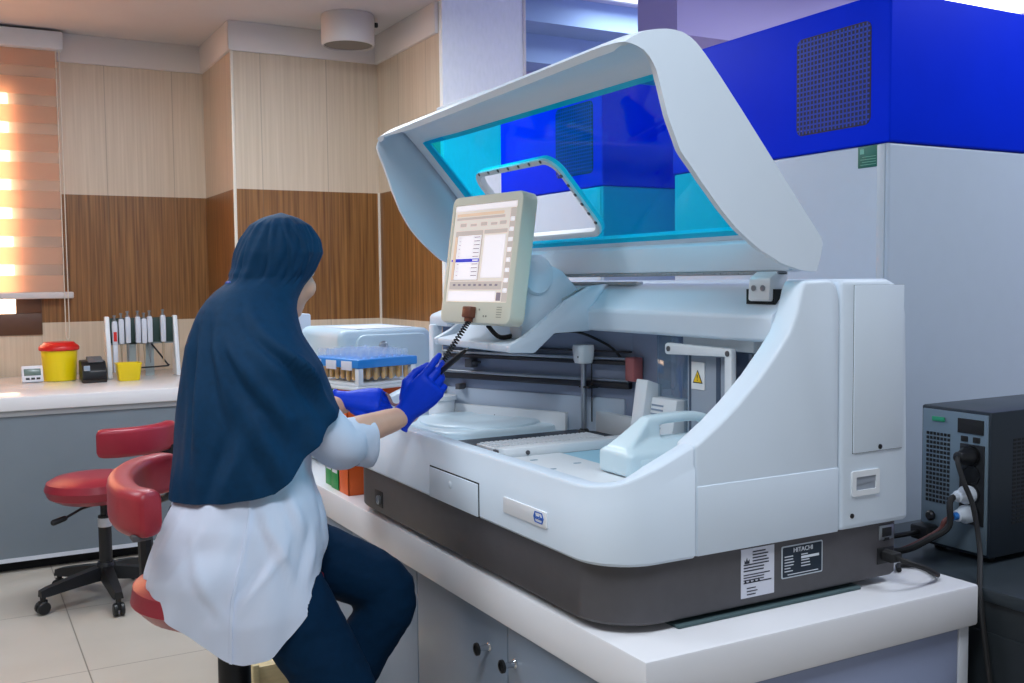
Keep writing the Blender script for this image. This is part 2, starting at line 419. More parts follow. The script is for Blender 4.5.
# ================================================================== back counter with what stands on it
r = root('wall_counter', (.5, 5.5, 0), 'long white counter with a grey front panel below the window', 'counter')
g = G(); g.box(-1.6, 5.475, .803, 2.34, 6.695, .873, .006)
put('worktop', g, mat('counter_laminate', (224, 222, 222), .16), r)
g = G(); g.box(-1.6, 5.492, .775, 2.34, 5.54, .803, .002); put('rail', g, mat('counter_rail', (176, 178, 180), .5), r)
g = G(); g.box(-1.6, 5.50, .075, 2.34, 5.53, .775); put('front_panel', g, mat('counter_panel', (116, 126, 134), .5, vary=.05, vscale=3), r)
g = G(); g.box(-1.6, 5.56, 0, 2.34, 5.58, .075); g.box(-1.58, 5.53, .075, -1.55, 6.6, .803); g.box(2.30, 5.53, .075, 2.33, 5.94, .803); put('plinth', g, M_dark, r)  # near-black colour stands in for the shadow of the floor gap
g = G(); g.box(-1.6, 5.496, .055, 2.34, 5.505, .075); put('bottom_strip', g, M_cabedge, r)

T = .8735
# timer
M_tim = mat('timer_plastic', (222, 222, 228), .4)
r = root('digital_timer', (.385, 6.22, T), 'small white digital timer propped up beside the yellow bin', 'timer', rotz=.05)
Mt = Matrix.Translation(V((.385, 6.22, T + .001))) @ Matrix.Rotation(.05, 4, 'Z') @ Matrix.Rotation(-.35, 4, 'X')
g = G(); g.box(-.055, -.012, 0, .055, .012, .095, .006, M=Mt); put('case', g, M_tim, r)
g = G(); g.box(-.043, -.0145, .036, .043, -.012, .075, .001, M=Mt); put('display', g, mat('lcd', (92, 112, 104), .25), r)
g = G()
for i in range(3): g.box(-.036 + i * .027, -.0155, .012, -.016 + i * .027, -.012, .024, .002, M=Mt)
put('buttons', g, M_black, r)
# yellow sharps bin
M_yel = mat('yellow_plastic', (236, 208, 12), .3)
r = root('sharps_bin', (.53, 6.28, T), 'round yellow sharps bin with a red lid on the counter', 'bin')
g = G(); g.lathe([(0, 0), (.082, 0), (.086, .004), (.096, .17), (.096, .182), (0, .182)], (.53, 6.28, T), 40); put('tub', g, M_yel, r)
g = G(); g.lathe([(.103, .172), (.107, .176), (.107, .19), (.100, .2), (.088, .208), (.08, .218), (0, .218)], (.53, 6.28, T), 40); put('lid', g, mat('red_lid', (205, 30, 26), .35), r, 'red lid')
# black tape-dispenser like device
r = root('label_printer', (.69, 6.14, T), 'small black desktop printer between the yellow bin and the yellow tub', 'printer')
g = G(); g.prism([(6.06, T), (6.24, T), (6.24, T + .115), (6.12, T + .112), (6.065, T + .06)], 'x', .625, .755, .008); put('case', g, M_black, r)
g = G(); g.box(.632, 6.052, T + .062, .665, 6.062, T + .092, .003); put('display', g, mat('device_window', (150, 165, 180), .2), r)
g = G(); g.prism([(6.0, T), (6.065, T), (6.065, T + .012), (6.0, T + .01)], 'x', .62, .745, .003); put('tray', g, M_rubber, r)
g = G(); g.prism([(6.10, T + .105), (6.20, T + .116), (6.20, T + .135), (6.16, T + .132)], 'x', .66, .74, .004); put('paper_guide', g, mat('grey_plastic', (96, 100, 104), .5), r)
# yellow tub
g = G(); g.loft([[(x, y, T + z) for x, y in rrect(.865 - a, 6.05 - a * .8, .865 + a, 6.05 + a * .8, .014)] for a, z in ((.052, .0), (.056, .004), (.066, .09), (.069, .094), (.069, .10), (.063, .10), (.053, .012))])
single('sample_tub', g, M_yel, 'small open square yellow tub standing in front of the pipette rack', 'tub')
# pipette rack
r = root('pipette_rack', (.955, 6.25, T), 'white and grey stand holding pipettes on the counter', 'rack')
g = G()
g.prism([(6.19, T), (6.33, T), (6.30, T + .355), (6.26, T + .355)], 'x', .775, .80, .005)
put('side_panel', g, M_white, r)
g = G(); g.prism([(6.19, T), (6.33, T), (6.30, T + .355), (6.26, T + .355)], 'x', 1.155, 1.18, .005)
put('side_panel', g, M_white, r)
g = G(); g.box(.80, 6.275, T + .20, 1.155, 6.288, T + .345, .003); put('holder_bar', g, mat('dark_green_bar', (40, 62, 56), .5), r)
g = G(); g.box(.80, 6.285, T + .19, 1.155, 6.30, T + .215); put('lower_bar', g, mat('rack_grey', (150, 160, 160), .5), r)
for x in (.895, .995):
    g = G(); g.box(x, 6.285, T, x + .05, 6.30, T + .2); put('upright', g, MATS['rack_grey'], r)
g = G(); g.tube([(1.03, 6.27, T + .19), (1.11, 6.265, T + .075), (1.10, 6.26, T + .055), (.82, 6.26, T + .05)], .005, 8, smooth=4); put('wire_stay', g, M_black, r)
M_pip = mat('pipette_white', (206, 210, 220), .4); M_pipg = mat('pipette_grey', (120, 122, 124), .5)
pip_lab = ['wide pipette with a red label at the left end of the rack', 'second pipette from the left in the rack', 'third pipette from the left in the rack', 'fourth pipette from the left, right of the wide gap', 'middle pipette of the group of three', 'third pipette from the right, last of the group of three', 'lone pipette at the right end of the rack']
for i, (x, dz) in enumerate(((.826, -.012), (.862, .0), (.898, .012), (.954, .012), (.988, .0), (1.02, .012), (1.095, .018))):
    r = root('pipette', (x, 6.25, T + .02), pip_lab[i], 'pipette', 'pipettes in the rack')
    b = T + .195 + dz * .3; t = T + .34 + dz
    g = G(); g.prism([(x - .014, b), (x + .014, b), (x + .015, t - .02), (x + .012, t), (x - .012, t), (x - .015, t - .02)], 'y', 6.235, 6.272, .005); put('body', g, M_pip, r)
    if i == 0:
        g = G(); g.box(x - .013, 6.236, b - .16, x + .013, 6.27, b, .004); put('shaft', g, M_pip, r)
        g = G(); g.box(x - .009, 6.2335, b + .02, x + .009, 6.235, b + .075); put('label_strip', g, mat('red_sticker', (210, 36, 32), .5), r, 'red strip')
    else:
        g = G(); g.tube([(x, 6.253, b), (x, 6.253, b - .06), (x, 6.253, b - .12)], [.007, .006, .003], 8); put('shaft', g, M_pipg if i in (2, 5) else mat('pipette_shaft_beige', (170, 150, 126), .5), r)
    g = G(); g.lathe([(0, .0), (.011, 0), (.011, .014), (.006, .014), (.006, .03), (.009, .031), (.009, .04), (0, .04)], (x, 6.254, t - .006), 12); put('plunger', g, M_pipg, r)

# ================================================================== swivel chair at the counter
def arc_pad(pts, h, th, zc):
    """curved padded backrest along a plan path"""
    P, _ = spline([V((x, y, zc)) for x, y in pts], [0] * len(pts), 8)
    rings = []
    n = len(P)
    for i, p in enumerate(P):
        t = (P[min(i + 1, n - 1)] - P[max(i - 1, 0)]).normalized(); w = V((t.y, -t.x, 0))
        e = min(i, n - 1 - i); k = 1.0 if e > 3 else (.72, .9, .96, .99)[e]
        rings.append([p + w * (u * k) + V((0, 0, z * k)) for u, z in rrect(-th / 2, -h / 2, th / 2, h / 2, min(th, h) * .36, 4)])
    return rings
def star_base(r, x, y, rot, tilt_arm=.30):
    g = G(); g.lathe([(.035, .09), (.045, .10), (.045, .15), (.036, .17), (.03, .17)], (x, y, 0), 20); put('hub', g, M_black, r)
    for k in range(5):
        a = rot + 2 * PI * k / 5; c, s = math.cos(a), math.sin(a)
        M = Matrix.Translation(V((x, y, 0))) @ Matrix.Rotation(a, 4, 'Z')
        g = G(); g.loft([[(d, w * q, z + hh * p) for q, p in ((-1, -1), (1, -1), (.7, 1), (-.7, 1))] for d, w, z, hh in ((.03, .032, .125, .03), (.15, .028, .112, .024), (tilt_arm - .03, .024, .095, .018), (tilt_arm, .02, .09, .014))], M=M)
        o = put('leg', g, M_black, r, None, 50)
        g = G()
        for q in (-.014, .014):
            g.lathe([(0, -.009), (.024, -.009), (.028, -.005), (.028, .005), (.024, .009), (0, .009)], n=16, M=M @ Matrix.Translation(V((tilt_arm - .01, q, .029))) @ Matrix.Rotation(PI / 2, 4, 'X'))
        g.lathe([(0, .04), (.012, .04), (.012, .078), (0, .08)], n=10, M=M @ Matrix.Translation(V((tilt_arm - .012, 0, 0))))
        g.box(tilt_arm - .032, -.006, .028, tilt_arm + .008, .006, .062, .004, M=M)
        put('caster', g, M_black, o)
cx, cy = .57, 4.84
r = root('swivel_chair', (cx, cy, 0), 'dark red round-seated swivel chair standing empty at the wall counter', 'chair')
g = G(); g.lathe([(0, .455), (.15, .455), (.195, .48), (.21, .515), (.20, .545), (.17, .562), (.1, .57), (0, .572)], (cx - .035, cy, 0), 40); put('seat', g, M_red, r)
g = G(); g.lathe([(.0, .16), (.028, .16), (.028, .38), (.0, .38)], (cx, cy, 0), 20); g.lathe([(0, .38), (.017, .38), (.017, .455), (0, .455)], (cx, cy, 0), 14); put('gas_lift', g, M_black, r)
g = G(); g.lathe([(.0292, .33), (.0292, .37)], (cx, cy, 0), 20); put('label_ring', g, M_cabedge, r, 'pale ring near the top of the column')
g = G(); g.tube([(cx - .02, cy - .02, .442), (cx - .10, cy - .05, .43), (cx - .17, cy - .07, .40)], .006, 8); g.tube([(cx - .17, cy - .07, .40), (cx - .215, cy - .085, .39)], [.012, .014], 8, round_ends=True); put('lever', g, M_black, r)
ring = [(cx + .25 * math.cos(a) + .045, cy + .26 * math.sin(a)) for a in [math.radians(q) for q in (-112, -90, -65, -40, -18)]]
g = G(); g.loft(arc_pad(ring, .125, .06, .74)); put('backrest', g, M_red, r)
bx, by = cx + .20, cy - .13
g = G(); g.tube([(cx + .02, cy - .02, .445), (bx + .02, by, .45), (bx + .07, by - .03, .52), (bx + .07, by - .03, .70)], .016, 8, smooth=4); g.box(bx - .05, by - .04, .655, bx + .10, by + .02, .685, .006); put('back_bracket', g, M_black, r)
star_base(r, cx, cy, math.radians(200))

# ================================================================== her stool
sx, sy = .53, 2.27
r = STOOL = root('saddle_stool', (sx, sy, 0), 'red vinyl swivel stool with a wrap-around backrest under the seated woman', 'stool')
g = G(); g.lathe([(0, .675), (.14, .675), (.18, .695), (.212, .728), (.206, .762), (.175, .780), (.09, .787), (0, .787)], (sx - .004, sy, 0), 44); put('seat', g, M_red, r)
g = G(); g.lathe([(0, .16), (.036, .16), (.036, .595), (.030, .605), (0, .605)], (sx, sy, 0), 24); g.lathe([(0, .60), (.014, .60), (.014, .676), (0, .676)], (sx, sy, 0), 14); put('gas_lift', g, M_black, r)
g = G(); g.loft(arc_pad([(.330, 2.05), (.300, 2.11), (.296, 2.22), (.318, 2.34), (.37, 2.45), (.45, 2.51)], .096, .056, .970)); put('backrest', g, mat('red_vinyl_worn', (168, 44, 56), .36, vary=.08, vscale=25, bump=.08, bscale=300), r)
g = G(); g.prism([(.29, 2.05), (.33, 2.06), (.33, 2.16), (.29, 2.16)], 'z', .918, .932, .004); put('pad_plate', g, M_skirt, r)
g = G(); g.tube([(sx - .05, sy + .03, .66), (.40, 2.39, .66), (.375, 2.42, .70), (.37, 2.42, .95)], .017, 8, smooth=4); put('back_bracket', g, M_black, r)
star_base(r, sx, sy, math.radians(160))
g = G(); g.tube([(sx + .19 * math.cos(a), sy + .19 * math.sin(a), .25) for a in [2 * PI * i / 32 for i in range(33)]], .009, 8); 
for a in (0.3, 2.4, 4.5): g.tube([(sx + .03 * math.cos(a), sy + .03 * math.sin(a), .25), (sx + .19 * math.cos(a), sy + .19 * math.sin(a), .25)], .007, 8)
put('foot_ring', g, M_chrome, r)

# small wheeled wooden pedestal seen below the coat
r = root('wooden_pedestal', (.85, 3.05, 0), 'low pale wooden pedestal on black casters behind the stool column', 'pedestal')
M_wood = mat('pale_wood', (214, 196, 150), .5, vary=.08, vscale=12, stretch=(1, 1, 8))
g = G(); g.box(.745, 2.96, .13, .765, 3.24, .28, .003); g.box(.765, 2.97, .13, .96, 2.985, .27, .002); g.box(.765, 2.985, .255, .96, 3.24, .27, .002); g.box(.94, 2.985, .13, .96, 3.24, .255, .002); g.box(.765, 2.985, .13, .94, 3.24, .145); put('carcass', g, M_wood, r)
for i, (x, y) in enumerate(((.80, 2.995), (.92, 2.995), (.80, 3.2), (.92, 3.2))):
    g = G(); g.lathe([(0, -.02), (.04, -.02), (.05, -.012), (.05, .012), (.04, .02), (0, .02)], n=18, M=Matrix.Translation(V((x, y, .05))) @ Matrix.Rotation(PI / 2, 4, 'X')); g.box(x - .02, y - .026, .05, x + .02, y + .026, .13, .006); put('caster', g, M_black, r)

# ================================================================== the bench
r = BENCH = root('laboratory_bench', (1.4, 2.6, 0), 'white-topped grey laboratory bench carrying the open analyzer', 'bench')
g = G(); g.box(.976, 1.323, .705, 1.815, 3.95, .79, .006); put('worktop', g, M_bench, r)
g = G(); g.box(1.02, 1.345, .09, 1.795, 3.93, .705); put('carcass', g, mat('cabinet_side', (150, 160, 190), .4), r)
g = G(); g.box(1.02, 1.336, .09, 1.768, 1.345, .700, .001); put('end_panel', g, MATS['cabinet_side'], r)
g = G(); g.box(1.771, 1.334, .05, 1.80, 1.36, .704, .002); put('corner_post', g, M_cabedge, r)
g = G(); g.box(1.06, 1.40, 0, 1.78, 3.90, .09); put('plinth', g, M_dark, r)
ys = [1.338, 1.843, 2.317, 2.788, 3.30, 3.92]
for i in range(5):
    g = G(); g.box(1.0, ys[i] + .002, .095, 1.018, ys[i + 1] - .002, .695, .002); d = put('door', g, M_cab, r)
    kz = .62; ky = {0: ys[1] - .03, 1: ys[1] + .085, 2: ys[3] - .04, 3: ys[3] + .05, 4: ys[4] + .05}[i]
    Mk = Matrix.Translation(V((1.0, ky, kz))) @ Matrix.Rotation(-PI / 2, 4, 'Y')
    g = G(); g.lathe([(.010, 0), (.007, .003), (.006, .02), (.008, .026), (.0, .026)], n=16, M=Mk); k = put('knob', g, M_chrome, d)
    g = G(); g.lathe([(.008, .026), (.014, .027), (.014, .032), (.009, .033), (.009, .030), (0, .030)], n=20, M=Mk); put('knob_cap', g, M_black, d, 'black ring-shaped cap')

# ================================================================== the analyzer
AN = r = root('bench_analyzer', (1.34, 2.05, .79), 'large white bench-top analyzer with its lid open and a charcoal base', 'analyzer')
SCURVE = [(.962, 1.055), (1.0, 1.061), (1.03, 1.073), (1.098, 1.097), (1.15, 1.119), (1.21, 1.156), (1.252, 1.188), (1.307, 1.236), (1.351, 1.283), (1.379, 1.316), (1.398, 1.355), (1.409, 1.395), (1.418, 1.413)]
Y0, Y1 = 1.415, 2.715

# charcoal base
def plan(x0, x1, y0, y1, rf, rb, n=8):
    o = []
    for cx, cy, rr, a in ((x1 - rb, y1 - rb, rb, 0), (x0 + rf, y1 - rf, rf, PI / 2), (x0 + rf, y0 + rf, rf, PI), (x1 - rb, y0 + rb, rb, 1.5 * PI)):
        for i in range(n + 1):
            t = a + PI / 2 * i / n; o.append((cx + rr * math.cos(t), cy + rr * math.sin(t)))
    return o
g = G()
g.loft([[(x, y, z) for x, y in plan(.975 + e, 1.695 - e, 1.425 + e, 2.705 - e, .11, .02)] for e, z in ((.02, .803), (.004, .805), (0, .811), (0, .918))])
put('base_skirt', g, M_skirt, r)
g = G()
for x, y in ((1.15, 1.50), (1.55, 1.50), (1.15, 2.58), (1.55, 2.58)): g.lathe([(0, .7905), (.03, .7905), (.03, .80), (.018, .803), (.018, .815), (0, .815)], (x, y, 0), 20)
put('levelling_feet', g, M_steel, r)
g = G(); g.prism([(2.475, .822), (2.53, .822), (2.53, .865), (2.475, .865)], 'x', .9735, .976, .001); put('switch_recess', g, M_black, r)
g = G(); g.lathe([(0, 0), (.012, 0), (.012, .006), (.007, .007), (.007, .004), (0, .004)], n=18, M=Matrix.Translation(V((.9735, 2.495, .842))) @ Matrix.Rotation(-PI / 2, 4, 'Y')); put('switch_ring', g, M_steel, r)

# front tub wall with rolled rim, following the S-curve at both ends
path = [(1.152, Y0)]
for i in range(11):
    t = -PI / 2 - PI / 2 * i / 10; path.append((1.067 + .105 * math.cos(t), Y0 + .105 + .105 * math.sin(t)))
for i in range(1, 20): path.append((.962, Y0 + .105 + (Y1 - Y0 - .21) * i / 20))
for i in range(11):
    t = PI - PI / 2 * i / 10; path.append((1.067 + .105 * math.cos(t), Y1 - .105 + .105 * math.sin(t)))
path.append((1.152, Y1))
rings = []
for i, (x, y) in enumerate(path):
    a, b = path[max(i - 1, 0)], path[min(i + 1, len(path) - 1)]
    t = V((b[0] - a[0], b[1] - a[1])).normalized(); nx, ny = -t.y * -1, t.x * -1   # inward normal
    if (1.3 - x) * nx + (2.05 - y) * ny < 0: nx, ny = -nx, -ny
    zt = interp(SCURVE, x)
    sec = [(.004, .916), (-.002, .922), (-.002, zt - .042), (.0025, zt - .036), (.0025, zt - .006), (.006, zt - .001), (.010, zt), (.038, zt), (.044, zt - .003), (.046, zt - .010), (.05, .995), (.03, .95)]
    rings.append([(x + nx * d, y + ny * d, z) for d, z in sec])
g = G(); g.loft(rings); put('front_shell', g, M_body, r, None, 40)

# end panels with the S-shaped edge
prof = [(1.154, .917)] + [p for p in SCURVE if p[0] > 1.151] + [(1.154, 1.121)][:0] + [(1.485, 1.4145), (1.502, 1.404), (1.510, 1.382), (1.512, 1.34), (1.512, .917)]
prof.insert(1, (1.154, 1.120))
g = G(); g.prism(prof, 'y', Y0, Y0 + .058, .008, 3); put('end_panel', g, M_body, r)
YL = Y1
g = G(); g.prism(prof, 'y', Y1 - .058, Y1, .008, 3); put('end_panel', g, M_body, r)
g = G(); g.box(1.158, Y0 - .002, .919, 1.509, Y0 + .01, 1.046, .002); put('lower_end_panel', g, M_body, r)
g = G(); g.box(1.16, Y0 + .02, .93, 1.50, Y0 + .05, 1.1); g.box(1.505, Y0 + .012, .93, 1.516, Y0 + .05, 1.38); put('seam_backing', g, M_dark, r)

# rear tower
tower = [(1.5145, .917), (1.714, .917), (1.709, 1.10), (1.702, 1.34), (1.694, 1.378), (1.676, 1.402), (1.645, 1.4145), (1.5145, 1.4145)]
g = G(); g.prism(tower, 'y', Y0, YL, .012, 3); TW = put('rear_tower', g, M_body, r)
def plate(name, x0, x1, z0, z1, th, m, parent, back=True, bev=.0015, r_=.003):
    """shallow door on the end face with a dark joint line around it"""
    if back:
        g = G(); g.box(x0 - .0007, Y0 - .0005, z0 - .0008, x1 + .0009, Y0 + .002, z1 + .0004); put(name + '_joint', g, M_dark, parent)
    g = G(); g.box(x0, Y0 - th, z0, x1, Y0 + .002, z1, bev); return put(name, g, m, parent)
ad = plate('access_door', 1.548, 1.688, 1.070, 1.402, .003, M_body, TW)
g = G(); g.lathe([(0, 0), (.005, 0), (.005, .002), (.002, .003), (0, .002)], n=14, M=Matrix.Translation(V((1.622, Y0 - .003, 1.078))) @ Matrix.Rotation(PI / 2, 4, 'X')); g.lathe([(0, 0), (.005, 0), (.005, .002), (.002, .003), (0, .002)], n=14, M=Matrix.Translation(V((1.548, Y0, .945))) @ Matrix.Rotation(PI / 2, 4, 'X')); put('lock_screw', g, M_black, TW)
g = G(); o1, i1 = rrect(1.545, .984, 1.622, 1.034, .004, 3), rrect(1.556, .995, 1.612, 1.022, .002, 3)
g.loft([[(x, Y0 + .002, z) for x, z in o1], [(x, Y0 - .004, z) for x, z in o1], [(x, Y0 - .004, z) for x, z in i1], [(x, Y0 + .002, z) for x, z in i1]], True, False)
put('grip_frame', g, M_white, TW)
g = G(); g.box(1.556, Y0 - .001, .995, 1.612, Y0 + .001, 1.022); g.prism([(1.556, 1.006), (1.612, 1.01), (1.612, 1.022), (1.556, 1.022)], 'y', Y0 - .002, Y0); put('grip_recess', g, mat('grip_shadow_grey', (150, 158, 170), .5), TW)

# stickers and sockets on the end of the base
YB = 1.425
MK = frame((0, YB, 0), (1, 0, 0), (0, 0, 1))        # text plane on the end face: local z points to -Y
M_label = mat('paper_label', (222, 224, 236), .5); M_ink = mat('printed_ink', (40, 44, 60), .6); M_lw = mat('white_print', (226, 232, 240), .5)
g = G(); g.box(1.270, YB - .001, .820, 1.352, YB + .001, .913); lb = put('rating_label', g, M_label, r)
g = G(); random.seed(3)
z = .906
for k in range(7):
    g.box(1.298 if k < 4 else 1.276, YB - .0014, z - .0012, 1.300 + random.uniform(.025, .046), YB, z + .0012); z -= .0058
z -= .002
for k in range(4):
    g.box(1.276, YB - .0014, z - .001, 1.30 + random.uniform(.02, .045), YB, z + .001); z -= .005
for k in range(3):
    g.box(1.284, YB - .0014, .825 + k * .006, 1.30 + random.uniform(.0, .012), YB, .827 + k * .006)
g.prism([(1.278, .885), (1.290, .885), (1.290, .893), (1.286, .889), (1.284, .897), (1.281, .889), (1.278, .892)], 'y', YB - .0014, YB)
for k in range(4): g.prism([(1.277 + k * .011, .848), (1.284 + k * .011, .848), (1.2805 + k * .011, .855)], 'y', YB - .0014, YB)
put('label_print', g, M_ink, lb)
g = G(); g.prism(rrect(1.371, .842, 1.478, .905, .003), 'y', YB - .0012, YB + .001); npl = put('name_plate', g, mat('nameplate_border', (205, 214, 222), .4), r)
g = G(); g.prism(rrect(1.3735, .8445, 1.4755, .9025, .002), 'y', YB - .0016, YB); put('plate_field', g, mat('nameplate_navy', (26, 42, 58), .35), npl)
text('plate_lettering', 'HITACHI', .0125, frame((1.426, YB - .0018, .8945), (1, 0, 0), (0, 0, 1)), M_lw, npl, sx=1.05)
g = G(); z = .884
for k in range(6):
    g.box(1.378, YB - .002, z - .0009, 1.392 + random.uniform(0, .012), YB, z + .0009)
    if k == 1: g.box(1.421, YB - .002, z - .0024, 1.468, YB, z + .0024)
    elif k < 5: g.box(1.421, YB - .002, z - .0009, 1.436 + random.uniform(0, .012), YB, z + .0009)
    z -= .0057
g.box(1.386, YB - .002, .8478, 1.466, YB, .8494); put('plate_lines', g, M_lw, npl)
g = G(); g.box(1.636, YB - .003, .882, 1.678, YB + .001, .912, .002); pr = put('port_frame', g, M_steel, r)
g = G(); g.box(1.643, YB - .0036, .888, 1.671, YB, .907, .001); g.box(1.65, YB - .0036, .880, 1.664, YB, .886); put('port_opening', g, M_black, pr)
g = G(); g.box(1.632, YB - .002, .832, 1.68, YB + .001, .866, .003); put('power_inlet', g, M_black, r)

# front face: drawer flap and badge
XF = .9595
g = G(); g.box(XF - .0008, 1.8865, .9185, XF + .002, 2.1355, .9925); put('drawer_joint', g, M_dark, r)
g = G(); g.box(XF - .004, 1.889, .920, XF + .002, 2.133, .9895, .0015); fl = put('drawer_flap', g, M_body, r)
g = G(); g.lathe([(0, 0), (.009, 0), (.006, .002), (0, .0026)], n=20, M=Matrix.Translation(V((XF - .004, 2.02, .966))) @ Matrix.Rotation(-PI / 2, 4, 'Y')); put('push_dimple', g, M_body, fl)
g = G(); g.prism(rrect(1.607, .9535, 1.775, .985, .003), 'x', XF - .003, XF + .001, .0008); bp_ = put('badge_plate', g, mat('badge_white', (236, 238, 242), .35), r)
MB = frame((XF - .003, 1.634, .9705), (0, -1, 0), (0, 0, 1))      # local z points to -X
hexo = [(.019, 0), (.0135, .0105), (-.0135, .0105), (-.019, 0), (-.0135, -.0105), (.0135, -.0105)]
hexo = [V((x, y, 0)) for x, y in hexo]
def hexring(k0, k1, t):
    g = G(); 
    A = [MB @ (p * k0 + V((0, 0, t))) for p in hexo]; B = [MB @ (p * k1 + V((0, 0, t))) for p in hexo]
    C = [MB @ (p * k0) for p in hexo]; D = [MB @ (p * k1) for p in hexo]
    g.loft([C, A, B, D], True, False); return g
M_logo = mat('logo_blue', (20, 96, 196), .4)
put('badge_outline', hexring(1.0, .82, .0008), M_logo, bp_)
text('badge_lettering', 'Roche', .0125, MB @ Matrix.Translation(V((0, 0, .0006))), M_logo, bp_)

# ---------------------------------------------------------------- inside
DK = 1.025
g = G(); g.box(1.005, 1.468, 1.0, 1.60, 2.66, DK); put('deck', g, M_bodyin, r)
M_iw = mat('inner_wall_grey', (150, 162, 188), .5); M_ip = mat('inner_pale', (196, 208, 224), .45)
OB = frame((1.497, 2.08, 0), (1.235 - 1.497, 2.665 - 2.08, 0), (-(2.665 - 2.08), 1.235 - 1.497, 0)); OL = math.hypot(.262, .585)   # slanting rear mechanism: x along it, y towards the front
g = G(); g.box(1.497, 1.473, DK, 1.5135, 2.085, 1.31); g.box(-.004, -.016, DK, OL - .01, 0, 1.30, M=OB); put('inner_wall', g, M_iw, r)
g = G(); g.box(.02, .001, DK, OL - .03, .010, 1.115, .002, M=OB); put('wall_guard', g, M_ip, r)
g = G(); g.box(.18, .025, DK, OL - .06, .040, 1.073, .003, M=OB); put('back_ledge', g, M_white, r)
g = G(); g.box(1.445, 1.975, DK, 1.465, 2.207, 1.08, .004); put('ledge_bar', g, M_white, r)
for z, t in ((1.212, .010), (1.238, .005), (1.158, .016)):
    g = G(); g.box(.0, .003, z - t, OL - .03, .022, z, .002, M=OB); put('guide_rail', g, mat('dark_rail', (38, 38, 46), .35), r)
for z in (1.163, 1.218):
    g = G(); g.tube([OB @ V((.0, .022, z)), OB @ V((OL - .03, .022, z))], .005, 10); put('guide_rod', g, M_steel, r)
g = G(); g.tube([OB @ V(q) for q in ((.02, .018, 1.215), (.06, .018, 1.25), (.16, .018, 1.283), (.26, .018, 1.268), (.30, .018, 1.215))], .0035, 8, smooth=5); put('cable_loop', g, M_black, r)
for x, z, s_ in ((.51, 1.188, .012), (.49, 1.19, .004), (.55, 1.12, .008)):
    g = G(); g.box(x - s_, .004, z - s_, x + s_, .034, z + s_, .002, M=OB); put('carriage', g, M_skirt, r)
g = G(); g.box(1.462, 2.03, 1.165, 1.492, 2.067, 1.225, .004); put('sensor_block', g, mat('pink_block', (190, 112, 112), .5), r)
g = G(); g.box(1.20, 2.636, DK, 1.230, 2.668, 1.294, .004); put('corner_post', g, M_body, r)
g = G(); g.prism([(1.21, 1.290), (1.42, 1.290), (1.46, 1.40), (1.42, 1.396), (1.215, 1.322), (1.21, 1.314)], 'y', 2.565, 2.682, .004); put('hood_wing', g, M_body, r)

# disk cover
g = G(); g.loft([[(x, y, z) for x, y in rrect(1.055 + e, 2.235 + e * .4, 1.405 - e, 2.605 - e, .09, 7)] for e, z in ((0, DK), (0, 1.034), (.003, 1.039), (.010, 1.042))])
cv = put('disk_cover', g, mat('cover_plastic', (208, 226, 236), .3), r)
g = G(); g.lathe([(.165, 1.040), (.162, 1.047), (.152, 1.051), (.10, 1.053), (.095, 1.050), (.05, 1.049), (0, 1.049)], (1.235, 2.415, 0), 48); put('cover_dome', g, MATS['cover_plastic'], cv)
g = G(); g.tube([(1.29 + .05 * math.cos(a), 2.40 + .04 * math.sin(a), 1.051) for a in [math.radians(q) for q in range(-30, 100, 10)]], [.001, .003, .004, .005, .005, .005, .005, .005, .005, .004, .003, .002, .001], 8); put('finger_slot', g, mat('slot_grey', (120, 130, 134), .5), cv)
g = G(); g.lathe([(.036, 0), (.038, .055), (.035, .06), (0, .06)], (1.20, 2.585, DK), 24); g.lathe([(.043, 0), (.043, .012), (0, .014)], (1.20, 2.585, DK + .06), 24); put('wash_cup', g, M_white, r)

# reagent strip and sliding bar
g = G(); g.box(1.04, 1.995, DK, 1.47, 2.228, DK + .002); put('strip_well', g, mat('well_navy', (30, 40, 56), .5), r)
g = G(); g.box(1.07, 2.03, DK + .002, 1.385, 2.115, DK + .011, .002)
for j in range(24): g.box(1.078 + j * .0127, 2.034, DK + .009, 1.085 + j * .0127, 2.111, DK + .0135)
rs = put('reagent_strip', g, M_white, r)
g = G(); g.box(1.052, 1.942, DK + .0005, 1.42, 1.984, 1.047, .002); sb = put('sliding_bar', g, M_white, r)
g = G(); g.lathe([(0, 0), (.005, 0), (.005, .003), (0, .003)], n=12, M=Matrix.Translation(V((1.11, 1.942, 1.036))) @ Matrix.Rotation(PI / 2, 4, 'X')); g.box(1.046, 1.97, 1.03, 1.056, 1.985, 1.042); put('bar_screw', g, M_skirt, sb)
g = G(); g.box(1.02, 1.60, DK, 1.19, 1.935, DK + .005, .002); tp = put('tray_plate', g, M_white, r)
g = G()
for x, y in ((1.09, 1.88), (1.15, 1.80), (1.16, 1.70), (1.07, 1.77)): g.prism(rrect(x - .009, y - .005, x + .009, y + .005, .004), 'z', DK + .0045, DK + .0056)
put('tray_slots', g, mat('slot_blue_grey', (140, 160, 176), .5), tp)
g = G(); g.box(1.195, 1.72, DK, 1.42, 1.94, DK + .001); put('sunken_panel', g, mat('sunken_blue', (150, 196, 216), .4), r)

